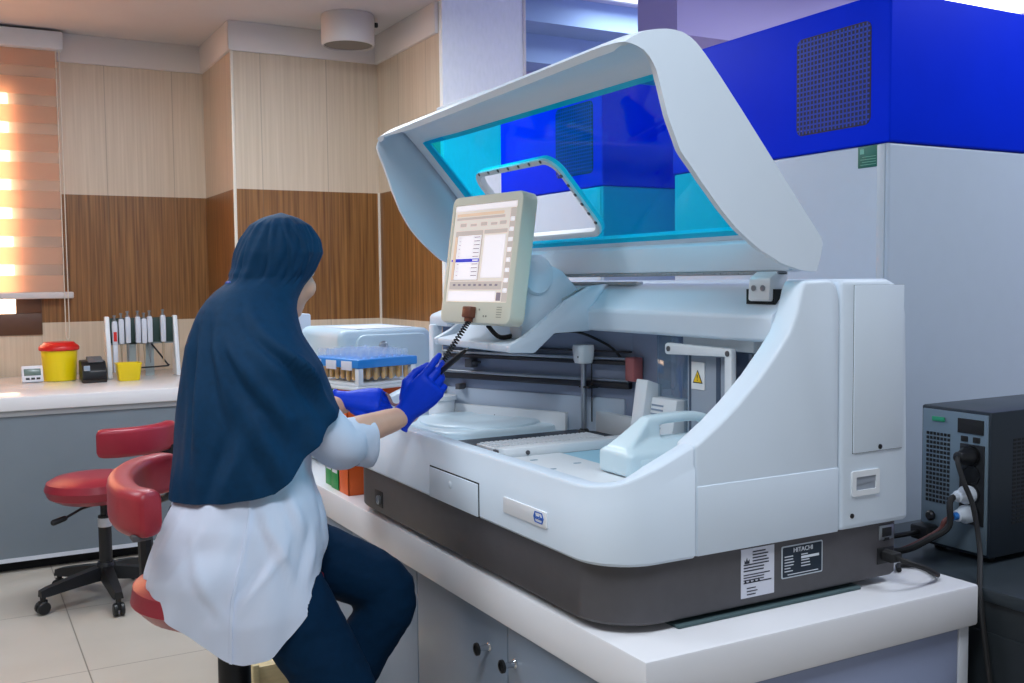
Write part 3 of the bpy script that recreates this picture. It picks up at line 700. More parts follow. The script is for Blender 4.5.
# pipetting probe
g = G(); g.tube([(1.41, 2.175, DK), (1.41, 2.175, 1.21)], .0075, 14); pb = put('probe_column', g, M_steel, r)
g = G(); g.loft([[(1.41 + x, 2.175 + y, z) for x, y in rrect(-.022 * k, -.022 * k, .022 * k, .022 * k, .012 * k, 4)] for k, z in ((.86, 1.205), (1, 1.215), (1.1, 1.244), (1.02, 1.252))]); hd = put('probe_head', g, M_white, r)
g = G(); g.lathe([(0, 0), (.0025, 0), (.0025, .001), (0, .001)], n=10, M=Matrix.Translation(V((1.3875, 2.165, 1.222))) @ Matrix.Rotation(-PI / 2, 4, 'Y')); put('head_screw', g, M_black, hd)
g = G(); g.tube([(1.425, 2.160, DK + .03), (1.425, 2.160, 1.21)], .0018, 8); g.box(1.405, 2.145, 1.142, 1.435, 2.19, 1.147); g.lathe([(0, 0), (.016, 0), (.013, .008), (.009, .012), (0, .012)], (1.41, 2.175, DK), 20); put('probe_needle', g, M_black, r)

# reader module with slanted face
g = G(); g.prism([(1.385, 1.06), (1.43, 1.05), (1.45, 1.17), (1.405, 1.185)], 'y', 1.895, 1.94, .003); rm = put('reader_module', g, M_white, r)
g = G(); g.prism([(1.40, 1.06), (1.46, 1.06), (1.46, 1.145), (1.415, 1.145)], 'y', 1.80, 1.893, .003); put('reader_body', g, M_white, rm)
g = G()
for i in range(7): g.prism([(1.3985 + (.006 + i * .011) * .17, 1.066 + i * .010), (1.403 + (.006 + i * .011) * .17, 1.066 + i * .010), (1.403 + (.006 + i * .011) * .17, 1.070 + i * .010), (1.3985 + (.006 + i * .011) * .17, 1.070 + i * .010)], 'y', 1.845, 1.888)
put('reader_grille', g, M_cab, rm)
g = G(); g.box(1.43, 1.80, DK, 1.48, 1.93, 1.06); put('reader_stand', g, M_bodyin, rm)

# white-framed compartment door on the right
g = G(); g.prism([(1.618, 1.256), (1.618, DK), (1.596, DK), (1.596, 1.268), (1.600, 1.273), (1.812, 1.276), (1.818, 1.271), (1.818, 1.254), (1.812, 1.250)], 'x', 1.395, 1.408, .002); df = put('door_frame', g, M_white, r)
g = G()
for y in (1.804, 1.608): g.lathe([(0, 0), (.006, 0), (.006, .002), (0, .002)], n=12, M=Matrix.Translation(V((1.395, y, 1.263))) @ Matrix.Rotation(-PI / 2, 4, 'Y'))
put('frame_screws', g, M_skirt, df)
g = G(); g.box(1.425, 1.622, DK, 1.432, 1.775, 1.262, .002); dp = put('compartment_panel', g, mat('compartment_grey', (156, 166, 180), .4), r)
g = G(); g.box(1.4235, 1.664, DK, 1.4255, 1.677, 1.25); g.box(1.4235, 1.762, DK, 1.4255, 1.768, 1.25); g.box(1.4225, 1.69, 1.05, 1.4255, 1.75, 1.065); put('panel_strips', g, mat('slate_strip', (70, 84, 104), .4), dp)
g = G(); g.box(1.4222, 1.714, 1.176, 1.4252, 1.758, 1.236); ws = put('warning_label', g, mat('label_white', (240, 240, 240), .5), dp)
def tri(y, z, s): return [(y - s, z - s * .8), (y + s, z - s * .8), (y, z + s * .95)]
g = G(); g.prism(tri(1.736, 1.203, .0165), 'x', 1.4214, 1.4224); put('triangle_border', g, M_ink, ws)
g = G(); g.prism(tri(1.736, 1.2027, .0132), 'x', 1.4208, 1.4218); put('triangle', g, mat('warning_yellow', (246, 200, 10), .5), ws)
text('exclamation_mark', '!', .020, frame((1.4206, 1.736, 1.2015), (0, -1, 0), (0, 0, 1)), M_ink, ws, .0003)
g = G(); g.box(1.43, 1.57, 1.264, 1.494, 1.80, 1.298, .006); put('upper_block', g, M_white, r)
g = G(); g.box(1.45, 1.545, DK, 1.47, 1.575, 1.25, .003); g.box(1.44, 1.585, DK, 1.45, 1.594, 1.26); put('side_bracket', g, M_steel, r)
M_tub = mat('clear_tubing', (188, 186, 176), .25)
for k in range(5):
    a = k * .012
    g = G(); g.tube([(1.485, 1.49 + a, DK), (1.48 - a * .3, 1.485 + a, 1.12), (1.45, 1.49 + a * .7, 1.19 + a), (1.46, 1.51 + a, 1.25), (1.485, 1.52 + a, 1.298)], .0045, 8, smooth=4); put('tubing', g, M_tub if k != 2 else mat('amber_tubing', (150, 116, 70), .3), r)
g = G(); g.box(1.435, 1.78, DK, 1.44, 1.90, 1.29, .001); g.box(1.44, 1.896, 1.16, 1.474, 1.90, 1.29); put('clear_guard', g, mat_clear('clear_guard', (222, 232, 240), .10, .05, .12, (170, 190, 205)), r)

# ---------------------------------------------------------------- hood across the back and the monitor bracket
hood = [(1.398, 1.291), (1.391, 1.297), (1.387, 1.338), (1.391, 1.347), (1.404, 1.355), (1.442, 1.396), (1.456, 1.404), (1.5135, 1.407), (1.5135, 1.305), (1.44, 1.300)]
g = G(); g.prism(hood, 'y', Y0 + .059, YL - .002, .003); put('hood', g, M_body, r)
brk = [(1.166, 1.262), (1.168, 1.244), (1.235, 1.242), (1.292, 1.288), (1.388, 1.291), (1.46, 1.30), (1.46, 1.404), (1.404, 1.396), (1.33, 1.352), (1.22, 1.272)]
g = G(); g.prism(brk, 'y', 2.14, 2.535, .004); bk = put('monitor_bracket', g, M_body, r)
edge = [(1.164, 1.262), (1.166, 1.244), (1.235, 1.241), (1.292, 1.287), (1.389, 1.290), (1.46, 1.30), (1.462, 1.408), (1.402, 1.402), (1.33, 1.368), (1.21, 1.284)]
for y in (2.12, 2.535):
    g = G(); g.prism(edge, 'y', y, y + .02, .004); put('bracket_cheek', g, M_body, bk)
g = G(); g.prism([(1.335, 1.366), (1.39, 1.398), (1.41, 1.402), (1.34, 1.372)], 'y', 2.15, 2.20, .002); g.box(1.45, 2.0, 1.404, 1.47, 2.6, 1.412, .002); put('bracket_pad', g, mat('pad_grey', (176, 186, 192), .5), bk)
g = G(); g.box(1.40, 2.30, 1.20, 1.46, 2.54, 1.243, .004); put('bracket_foot', g, M_skirt, bk)

# monitor
a, t = math.radians(9), math.radians(9)
h = V((-math.sin(a), math.cos(a), 0)); n0 = V((-math.cos(a), -math.sin(a), 0)); u = V((0, 0, 1)) * math.cos(t) - n0 * math.sin(t)
MM = frame((1.17, 2.242, 1.464), -h, u)
M_mon = mat('monitor_cream', (228, 226, 208), .42)
x0, x1, y0, y1 = -.157, .140, -.157, .170
g = G()
def rr_at(e, z, rr): return [(x, y, z) for x, y in rrect(x0 + e, y0 + e, x1 - e, y1 - e, max(rr - e, .004), 5)]
sx0, sx1, sy0, sy1 = -.142, .119, -.103, .146
scr = rrect(sx0, sy0, sx1, sy1, .003, 5)
g.loft([[(x, y, -.058) for x, y in rrect(x0 + .06, y0 + .06, x1 - .06, y1 - .06, .02, 5)], rr_at(.03, -.05, .03), rr_at(.004, -.030, .022), rr_at(.001, -.026, .022), rr_at(.001, .010, .022), rr_at(.003, .015, .022), rr_at(.008, .017, .022), [(x, y, .017) for x, y in scr], [(x * .995 + (-.0135) * .005, y * .995, .013) for x, y in scr]], M=MM)
mo = put('monitor', g, M_mon, r, 'cream flat monitor tilted on the bracket')
M_scr = lambda nm, c, e=1.0: mat('screen_' + nm, c, .4, emis=e * .43)
S_bg = M_scr('bg', (236, 224, 214), .72); S_w = M_scr('white', (252, 246, 250), .85); S_g = M_scr('grey', (206, 194, 186), .62); S_b = M_scr('blue', (52, 62, 204), .8); S_t = M_scr('text', (150, 138, 150), .4); S_o = M_scr('tan', (238, 206, 178), .7)
g = G(); W, H = sx1 - sx0, sy1 - sy0
def R_(u0, v0, u1, v1, mi, lv): g.mi = mi; g.box(sx0 + u0 * W, sy1 - v1 * H, .013, sx0 + u1 * W, sy1 - v0 * H, .0134 + lv * .0003, M=MM)
R_(0.004, .004, .996, .996, 0, 0); R_(.0, .0, 1, .06, 1, 1); R_(.04, .09, .80, .12, 5, 1); R_(.04, .13, .82, .155, 2, 1)
for k, q in enumerate((.16, .33, .50, .66, .80)): R_(q - .05, .19 + .01 * (k % 2), q + .05, .225, 2, 1)
R_(.05, .27, .50, .78, 2, 1); R_(.10, .32, .48, .77, 1, 2); R_(.54, .33, .86, .75, 1, 2); R_(.52, .27, .88, .31, 2, 1)
R_(.05, .33, .085, .77, 5, 2)
for k in range(11):
    v = .335 + k * .039
    if k == 6: R_(.10, v - .012, .48, v + .022, 3, 3); R_(.38, v - .002, .47, v + .012, 1, 4); R_(.03, v - .005, .05, v + .015, 3, 3)
    else: R_(.37, v, .47, v + .008, 4, 3); R_(.12, v, .16, v + .006, 4, 3)
R_(.04, .79, .88, .87, 2, 1)
for k in range(9): R_(.10 + k * .085, .815, .14 + k * .085, .835, 4, 2)
R_(.04, .89, .80, .985, 1, 1); R_(.90, .07, .98, .99, 2, 1)
for k in range(8): R_(.91, .16 + k * .1, .97, .20 + k * .1, 1, 2)
R_(.82, .90, .885, .98, 4, 2)
sc_ = put('screen', g, [S_bg, S_w, S_g, S_b, S_t, S_o], mo, 'lit screen showing a results table', None)
g = G(); g.box(.02 - .055, y0 + .014, .012, .02 - .02, y0 + .042, .034, .003, M=MM); g.box(.02 - .048, y0 + .004, .016, .02 - .027, y0 + .02, .030, .002, M=MM); put('plug', g, mat('brown_plug', (112, 64, 46), .4), mo, 'brown cable plug')
g = G()
for k in range(5): g.box(.085, y0 + .018 + k * .006, .0165, .105, y0 + .0195 + k * .006, .0176, M=MM)
for q in (.015, .035, .045): g.lathe([(0, 0), (.0025, 0), (.0025, .001), (0, .001)], (q, y0 + (.036 if q < .02 else .02), .017), 10, M=MM)
put('buttons', g, mat('button_grey', (150, 146, 132), .5), mo)
g = G(); g.lathe([(0, -.02), (.045, -.02), (.05, -.012), (.05, .012), (.045, .02), (0, .02)], n=28, M=MM @ Matrix.Translation(V((.085, -.02, -.085))) @ Matrix.Rotation(PI / 2, 4, 'Y')); g.box(-.05, -.05, -.10, .10, .02, -.052, .008, M=MM); put('pivot', g, M_body, mo)
g = G(); g.prism([(1.22, 1.272), (1.40, 1.38), (1.34, 1.44), (1.27, 1.47), (1.25, 1.43), (1.22, 1.32)], 'y', 2.16, 2.22, .004); put('support_arm', g, M_body, mo)
g = G(); g.tube([(1.18, 2.26, 1.305), (1.20, 2.23, 1.276), (1.24, 2.20, 1.29), (1.26, 2.19, 1.32)], .006, 8, smooth=5); put('monitor_lead', g, M_black, mo)

# ---------------------------------------------------------------- open lid
LX = [(1.030, 1.815), (1.045, 1.825), (1.062, 1.835), (1.085, 1.843), (1.110, 1.847), (1.130, 1.845), (1.150, 1.836), (1.167, 1.820), (1.182, 1.805), (1.213, 1.772), (1.260, 1.720), (1.320, 1.652), (1.382, 1.581), (1.428, 1.529), (1.452, 1.502), (1.462, 1.490), (1.463, 1.479), (1.455, 1.452), (1.447, 1.430)]
LRL = [(1.030, 1.815), (1.020, 1.795), (1.026, 1.772), (1.045, 1.73), (1.069, 1.676), (1.105, 1.62), (1.15, 1.57), (1.20, 1.52), (1.25, 1.478), (1.33, 1.45), (1.40, 1.432), (1.44, 1.43)]
LR = [(1.030, 1.815), (1.048, 1.814), (1.066, 1.806), (1.078, 1.794), (1.087, 1.776), (1.094, 1.75), (1.106, 1.70), (1.128, 1.640), (1.168, 1.588), (1.209, 1.544), (1.249, 1.507), (1.301, 1.472), (1.358, 1.445), (1.408, 1.432), (1.44, 1.43)]
def resample(P, n):
    P = [V((x, z)) for x, z in P]; d = [0]
    for p, q in zip(P, P[1:]): d.append(d[-1] + (q - p).length)
    o = []
    for i in range(n):
        s = d[-1] * i / (n - 1); k = 0
        while k < len(d) - 2 and d[k + 1] < s: k += 1
        f = (s - d[k]) / max(d[k + 1] - d[k], 1e-9); o.append(P[k].lerp(P[k + 1], min(f, 1)))
    return o
NU = 49
OUT = resample(LX, NU); RIM = resample(LR, NU); RIML = resample(LRL, NU)
iw0 = min(range(NU), key=lambda i: abs(OUT[i].x - 1.182) + abs(OUT[i].y - 1.805)); iw1 = min(range(NU), key=lambda i: abs(OUT[i].x - 1.430) + abs(OUT[i].y - 1.527))
LY0, LY1 = 1.415, 2.69
WY0, WY1 = 1.50, 2.60
ends = [0, .004, .012, .025, .042, .062, .085]
YS = [LY0 + e for e in ends] + [WY0 + .0, 1.7, 1.9, 2.05, 2.2, 2.4, WY1] + [LY1 - e for e in ends[::-1]]
YS = sorted(set(round(y, 4) for y in YS))
def dshift(y):
    t = min(y - LY0, LY1 - y); rr = .085
    return rr - math.sqrt(max(rr * rr - (rr - t) ** 2, 0)) if t < rr else 0.0
def bent(p, y):
    d = (dshift(y) * .2 - .045 + .065 * (y - LY0) / (LY1 - LY0)) * (1 - smoothstep(1.03, 1.18, p.x))
    return V((p.x + d, y, p.y))
tb = bmesh.new()
grid = [[tb.verts.new(bent(p, y)) for p in OUT] for y in YS]
for j in range(len(YS) - 1):
    for i in range(NU - 1):
        if iw0 <= i < iw1 and YS[j] >= WY0 - 1e-4 and YS[j + 1] <= WY1 + 1e-4: continue
        tb.faces.new((grid[j][i], grid[j][i + 1], grid[j + 1][i + 1], grid[j + 1][i]))
NC = 6
for end, row, RM_ in ((LY0, grid[0], RIM), (LY1, grid[-1], RIML)):
    prev = row
    for c in range(1, NC + 1):
        f = c / NC; cur = []
        for i in range(NU):
            o_, r_ = OUT[i], RM_[i]; p = o_.lerp(r_, f)
            bulge = 0
            q = bent(p, end)
            cur.append(prev[i] if i in (0,) else tb.verts.new(q))
        for i in range(NU - 1):
            vs = [prev[i], cur[i], cur[i + 1], prev[i + 1]]
            vs = [v for k, v in enumerate(vs) if v not in vs[:k]]
            if len(vs) > 2: tb.faces.new(vs)
        prev = cur
bmesh.ops.recalc_face_normals(tb, faces=tb.faces)
me = bpy.data.meshes.new('lid'); tb.to_mesh(me); tb.free()
o = bpy.data.objects.new('tmp', me); COL.objects.link(o)
s = o.modifiers.new('s', 'SOLIDIFY'); s.thickness = .022; s.offset = -1; s.use_even_offset = True; s.thickness_clamp = 1.0
b = o.modifiers.new('b', 'BEVEL'); b.width = .005; b.segments = 2; b.limit_method = 'ANGLE'; b.angle_limit = math.radians(50)
dg = bpy.context.evaluated_depsgraph_get(); dg.update()
me2 = bpy.data.meshes.new_from_object(o.evaluated_get(dg)); bpy.data.objects.remove(o)
LID = put_mesh('lid', me2, [M_body], r, 'white visor-like lid standing open', 45)
# tinted window in the lid: a plate with a rounded hatch opening
pa, pb = OUT[iw0], OUT[iw1]
nrm = V((pb.y - pa.y, pa.x - pb.x)).normalized()
if nrm.x > 0: nrm = -nrm              # towards the front underside
Lw = (pb - pa).length
ML = frame((pa.x + nrm.x * .012, WY0, pa.y + nrm.y * .012), (0, 1, 0), (pb.x - pa.x, 0, pb.y - pa.y))   # local x = Y, local y = down the slope
WLn = WY1 - WY0
hx0, hx1, hy0, hy1 = .565, .965, .12, .345
inner = rrect(hx0, hy0, hx1, hy1, .045, 6); outerp = []
for (x, y) in inner:        # project hatch outline onto the plate edge
    cx_, cy_ = (hx0 + hx1) / 2, (hy0 + hy1) / 2; dx, dy = x - cx_, y - cy_
    ks = []
    if dx > 0: ks.append((WLn + .012 - cx_) / dx)
    if dx < 0: ks.append((-.012 - cx_) / dx)
    if dy > 0: ks.append((Lw + .012 - cy_) / dy)
    if dy < 0: ks.append((-.012 - cy_) / dy)
    k = min(ks); outerp.append((cx_ + dx * k, cy_ + dy * k))
# add plate corners by snapping the nearest outline point to each corner
for c in ((-.012, -.012), (WLn + .012, -.012), (-.012, Lw + .012), (WLn + .012, Lw + .012)):
    i = min(range(len(outerp)), key=lambda i: (outerp[i][0] - c[0]) ** 2 + (outerp[i][1] - c[1]) ** 2); outerp[i] = c
g = G(); z0, z1 = -.002, .003
g.loft([[(x, y, z0) for x, y in inner], [(x, y, z0) for x, y in outerp], [(x, y, z1) for x, y in outerp], [(x, y, z1) for x, y in inner], [(x, y, z0) for x, y in inner]], True, False, M=ML)
put('tinted_window', g, mat_clear('blue_acrylic', (70, 238, 255), .04, .03), LID, 'transparent blue window pane', None)
g = G()
o1 = rrect(hx0 - .008, hy0 - .008, hx1 + .008, hy1 + .008, .05, 6); i1 = rrect(hx0 + .007, hy0 + .007, hx1 - .007, hy1 - .007, .039, 6)
g.loft([[(x, y, -.008) for x, y in o1], [(x, y, .010) for x, y in o1], [(x, y, .012) for x, y in inner], [(x, y, .008) for x, y in i1], [(x, y, -.008) for x, y in i1], [(x, y, -.008) for x, y in o1]], True, False, M=ML)
hf = put('hatch_frame', g, M_white, LID, 'white hatch frame with screws', 50)
g = G()
for k in range(7): g.lathe([(0, .009), (.0048, .009), (.0044, .0125), (0, .013)], (hx0 + .04 + k * (hx1 - hx0 - .08) / 6, hy0 - .003, 0), 10, M=ML)
for k in range(6): g.lathe([(0, .009), (.0048, .009), (.0044, .0125), (0, .013)], (hx0 - .003, hy0 + .045 + k * (hy1 - hy0 - .08) / 5, 0), 10, M=ML)
put('frame_screws', g, M_skirt, hf)
# bottom strip of the lid and the hinges
g = G(); g.prism([(1.425, 1.432), (1.452, 1.432), (1.462, 1.47), (1.44, 1.50), (1.428, 1.49)], 'y', LY0 + .05, LY1 - .05, .003); put('lower_edge', g, M_body, LID)
g = G(); g.box(1.424, LY0 + .08, 1.424, 1.450, LY1 - .06, 1.4315, .001)
for k in range(60): g.box(1.4225, LY0 + .10 + k * .0185, 1.426, 1.4245, LY0 + .110 + k * .0185, 1.4295)
put('hinge_strip', g, mat('strip_grey', (150, 154, 160), .5), LID)
for y in (1.495, 2.56):
    g = G(); g.prism([(1.402, 1.372), (1.43, 1.372), (1.45, 1.405), (1.455, 1.432), (1.425, 1.432), (1.404, 1.418)], 'y', y, y + .062, .005); hg = put('hinge', g, M_white, LID)
    g = G()
    for q in (.018, .044): g.lathe([(0, 0), (.006, 0), (.006, .002), (0, .002)], n=12, M=Matrix.Translation(V((1.4025, y + q, 1.398))) @ Matrix.Rotation(-PI / 2, 4, 'Y'))
    put('hinge_screws', g, M_steel, hg)
    g = G(); g.box(1.412, y - .006, 1.366, 1.448, y + .076, 1.396); put('hinge_pocket', g, M_dark, LID)
g = G(); g.box(1.078, 2.06, 1.838, 1.100, 2.33, 1.8495, .003); put('lid_handle', g, M_body, LID)

# ================================================================== blue-topped analyzer cabinets behind the bench
def module(x, y0, y1, label, sticker):
    r = root('analyzer_cabinet', (x + .5, (y0 + y1) / 2, 0), label, 'cabinet', 'blue and white analyzer cabinets')
    g = G(); g.box(x, y0, .06, x + 1.25, y1, 1.775, .008, 3); put('body', g, M_modw, r)
    g = G(); g.box(x + .02, y0 + .02, 0, x + 1.23, y1 - .02, .06); put('plinth', g, M_black, r)
    g = G(); g.box(x - .004, y0 - .004, 1.776, x + 1.254, y1 + .004, 2.172, .006, 3); hd = put('head', g, M_blue, r, 'glossy blue head panel')
    gy0, gy1, gz0, gz1 = y0 + .06, y0 + .335, 1.83, 2.108
    g = G(); g.prism(rrect(gy0, gz0, gy1, gz1, .022), 'x', x - .0048, x - .002); gp = put('grille', g, mat('grille_hole_navy', (6, 14, 60), .6), hd, 'dark square ventilation grille')
    g = G(); n = 20
    for i in range(1, n):
        yy = gy0 + (gy1 - gy0) * i / n; g.box(x - .006, yy - .0022, gz0 + .004, x - .0045, yy + .0022, gz1 - .004)
        zz = gz0 + (gz1 - gz0) * i / n; g.box(x - .006, gy0 + .004, zz - .0022, x - .0045, gy1 - .004, zz + .0022)
    put('grille_bars', g, mat('grille_blue', (10, 62, 190), .5), gp)
    g = G(); g.box(x - .003, y0 + .012, .10, x + .001, y0 + .038, 1.772, .001); put('edge_strip', g, mat('edge_strip_grey', (176, 188, 200), .4), r)
    if sticker:
        g = G(); g.box(x - .002, y0 + .035, 1.715, x + .002, y0 + .105, 1.773, .0008); s = put('sticker', g, mat('green_sticker', (18, 104, 92), .5), r, 'small green sticker')
        g = G(); g.box(x - .0026, y0 + .083, 1.752, x, y0 + .097, 1.766); 
        for k in range(4): g.box(x - .0026, y0 + .042, 1.722 + k * .007, x, y0 + .096 - .006 * (k % 2), 1.7235 + k * .007)
        put('sticker_print', g, mat('green_print', (110, 176, 160), .5), s)
module(2.2, 1.896, 2.814, 'blue-topped white analyzer cabinet with grille right behind the open lid', True)
module(2.2, 3.25, 4.06, 'farther blue-topped white cabinet seen through the blue lid window', False)

# ================================================================== black stand and the power supply on it
r = root('low_stand', (2.2, 1.42, 0), 'low black cabinet to the right of the bench under the power supply', 'cabinet')
M_std = mat('black_cabinet', (34, 40, 44), .45)
g = G(); g.box(1.86, 1.05, .02, 2.62, 1.80, .745, .003); put('carcass', g, M_std, r)
g = G(); g.box(1.85, 1.04, .745, 2.63, 1.81, .773, .004); put('top', g, mat('black_top', (44, 52, 58), .35), r)
g = G(); g.box(1.855, 1.10, .10, 1.861, 1.75, .68, .003); put('door', g, M_std, r)
g = G()
for x, y in ((1.9, 1.1), (2.58, 1.1), (1.9, 1.75), (2.58, 1.75)): g.lathe([(0, 0), (.02, 0), (.02, .021), (0, .021)], (x, y, 0), 14)
put('feet', g, M_black, r)

ux, uy0, uy1, uz0, uz1 = 2.0, 1.437, 1.622, .774, 1.116
r = root('power_supply', (2.2, 1.53, uz0), 'black uninterruptible power supply with sockets and a perforated back', 'power supply')
M_ups = mat('ups_black', (30, 40, 50), .4)
g = G(); g.box(ux + .004, uy0, uz0 + .012, ux + .48, uy1, uz1, .005); put('case', g, M_ups, r)
g = G()
for x in (ux + .04, ux + .42):
    for y in (uy0 + .03, uy1 - .03): g.lathe([(0, 0), (.014, 0), (.016, .012), (0, .013)], (x, y, uz0 + .0003), 14)
put('feet', g, M_black, r)
g = G(); g.box(ux, uy0 + .006, uz0 + .02, ux + .005, uy1 - .006, uz1 - .008, .0015); rp = put('rear_panel', g, mat('ups_rear_grey', (120, 138, 150), .42, metal=.4), r, 'grey metal panel with sockets')
def UY(f): return uy1 - .006 - f * (uy1 - uy0 - .012)      # fraction across the panel from its left edge
def UZ(f): return uz1 - .008 - f * (uz1 - uz0 - .028)
g = G()
for i in range(7):
    for j in range(16):
        y, z = UY(.09 + i * .055), UZ(.18 + j * .0335); g.box(ux - .0012, y - .0032, z - .0034, ux + .001, y + .0032, z + .0034)
put('vent_holes', g, M_dark, rp)
g = G(); g.box(ux - .003, UY(.96), UZ(.80), ux + .001, UY(.60), UZ(.22), .001); sp = put('socket_plate', g, M_black, rp)
for k, zf in enumerate((.30, .44, .58, .72)):
    g = G(); g.lathe([(.024, 0), (.024, .003), (.019, .003), (.018, .001), (0, .001)], n=24, M=Matrix.Translation(V((ux - .003, UY(.77), UZ(zf)))) @ Matrix.Rotation(-PI / 2, 4, 'Y')); put('socket', g, mat('socket_black', (14, 15, 18), .3), sp)
g = G(); g.box(ux - .003, UY(.94), UZ(.145), ux + .001, UY(.56), UZ(.04), .001)
for k in (.66, .84): g.box(ux - .003, UY(k + .05), UZ(.205), ux + .001, UY(k - .05), UZ(.165), .001)
put('connector_block', g, M_dark, rp)
g = G(); g.box(ux - .004, UY(.36), UZ(.085), ux, UY(.16), UZ(.05), .002); put('green_terminal', g, mat('green_terminal', (40, 150, 110), .4), rp)
g = G(); g.lathe([(0, 0), (.012, 0), (.012, .006), (.008, .010), (0, .010)], n=18, M=Matrix.Translation(V((ux, UY(.16), UZ(.80)))) @ Matrix.Rotation(-PI / 2, 4, 'Y')); put('fuse_cap', g, M_black, rp)
g = G()
for i in range(6):
    for j in range(22): g.box(ux + .08 + i * .016, uy0 - .0008, uz1 - .07 - j * .009, ux + .091 + i * .016, uy0 + .001, uz1 - .065 - j * .009)
put('side_vents', g, M_dark, r)

# plugs and leads
M_plugw = mat('white_plug', (214, 222, 232), .35)
def plug(y, z, label, body, col, cord_m, cord, rad):
    r = root('mains_plug', (ux - .03, y, z - .02), label, 'plug')
    g = G(); g.lathe([(0, .001), (.020, .001), (.021, .018), (.015, .030), (.013, .044), (.010, .046), (0, .046)], n=22, M=Matrix.Translation(V((ux - .003, y, z))) @ Matrix.Rotation(-PI / 2, 4, 'Y')); put('body', g, body, r)
    if col:
        g = G(); g.lathe([(0, .046), (.009, .046), (.008, .058), (0, .058)], n=16, M=Matrix.Translation(V((ux - .003, y, z))) @ Matrix.Rotation(-PI / 2, 4, 'Y')); put('collar', g, col, r)
    g = G(); g.tube(cord, rad, 8, smooth=6); put('cord', g, cord_m, r)
M_dred = mat('dark_red_cable', (96, 50, 46), .5)
yy, z1_, z3, z4 = UY(.77), UZ(.30), UZ(.58), UZ(.72)
plug(yy, z1_, 'black plug in the top socket, its long cord hanging to the floor', M_black, None, M_rubber, [(ux - .045, yy, z1_), (ux - .06, yy - .01, z1_ - .01), (ux - .065, yy - .03, z1_ - .05), (ux - .055, uy0 + .0, uz0 + .14), (ux - .07, uy0 - .03, uz0 + .05), (1.832, 1.33, .735), (1.834, 1.28, .45), (1.836, 1.20, .2), (1.84, .98, .008)], .0055)
plug(yy, z3, 'upper of the two white plugs, with a thick black cord', M_plugw, M_plugw, M_rubber, [(ux - .06, yy, z3), (ux - .085, yy - .01, z3 - .01), (ux - .09, yy - .012, z3 - .06), (1.885, 1.50, .835), (1.85, 1.54, .805), (1.80, 1.60, .7985), (1.76, 1.68, .7985)], .007)
plug(yy, z4, 'lower of the two white plugs, with a blue collar and dark red cord', M_plugw, mat('blue_collar', (40, 120, 200), .4), M_dred, [(ux - .06, yy, z4), (ux - .075, yy + .01, z4 - .01), (ux - .085, yy + .02, z4 - .035), (1.875, 1.555, .803), (1.83, 1.565, .7985), (1.79, 1.56, .7972), (1.74, 1.62, .7972)], .006)
r = root('signal_connector', (ux - .024, UY(.16), uz0 + .03), 'flat black connector with its cable at the foot of the power supply', 'connector')
g = G(); g.box(ux - .045, UY(.30), uz0 + .03, ux - .002, UY(.02), uz0 + .065, .006); put('body', g, M_black, r)
g = G(); g.tube([(ux - .045, UY(.15), uz0 + .048), (ux - .08, UY(.12), uz0 + .046), (1.87, 1.65, .803), (1.80, 1.70, .7975), (1.765, 1.76, .7975)], .006, 8, smooth=6); put('cord', g, M_black, r)
r = root('mains_plug', (1.655, 1.41, .83), 'dark grey plug in the base of the large analyzer, cord curling on the bench', 'plug')
g = G(); g.tube([(1.655, 1.4225, .850), (1.655, 1.40, .850)], [.013, .010], 12); g.box(1.640, 1.393, .840, 1.670, 1.4225, .860, .004); put('body', g, M_rubber, r)
g = G(); g.tube([(1.655, 1.395, .850), (1.66, 1.375, .846), (1.70, 1.365, .83), (1.76, 1.38, .803), (1.79, 1.42, .7965), (1.80, 1.46, .7965), (1.77, 1.485, .7965), (1.74, 1.46, .7965)], .0055, 8, smooth=6); put('cord', g, M_rubber, r)
g = G(); g.prism(rrect(1.12, 1.420, 1.585, 1.48, .006), 'z', .7903, .7965, .0015); single('rubber_strip', g, mat('dark_green_rubber', (74, 96, 100), .6), 'dark rubber strip lying under the end of the analyzer', 'mat')

# ================================================================== binders, tube rack and white device left of the analyzer
def binder(y0, y1, m, label, tag_, xb=0.0):
    r = root('ring_binder', (1.14 + xb, (y0 + y1) / 2, .7905), label, 'binder', 'binders on the bench')
    g = G(); x0, x1, z0, z1 = 1.0 + xb, 1.285 + xb, .7905, 1.105
    g.box(x0, y0, z0, x0 + .004, y1, z1, .001); g.box(x0, y0, z0, x1, y0 + .004, z1, .001); g.box(x0, y1 - .004, z0, x1, y1, z1, .001); put('cover', g, m, r)
    g = G(); g.box(x0 + .01, y0 + .005, z0 + .008, x1 - .012, y1 - .012, z1 - .012); put('pages', g, mat('paper', (228, 228, 224), .8), r)
    if tag_:
        g = G(); g.box(x0 - .0008, y0 + .012, z0 + .05, x0 + .001, y1 - .012, z0 + .20); t = put('spine_label', g, M_label, r, 'white spine label')
        g = G()
        for k in range(5): g.box(x0 - .0012, y0 + .018, z0 + .07 + k * .024, x0, y1 - .022, z0 + .075 + k * .024)
        put('spine_print', g, M_ink, t)
M_or = mat('orange_card', (226, 96, 22), .5); M_gr = mat('green_card', (20, 150, 72), .5)
binder(2.81, 2.89, M_or, 'orange binder standing beside the left end of the analyzer', False)
binder(2.897, 2.963, M_gr, 'green binder next to the orange one with white spine label', True)
binder(2.97, 3.035, M_gr, 'second green binder, farther from the orange one', True, .006)

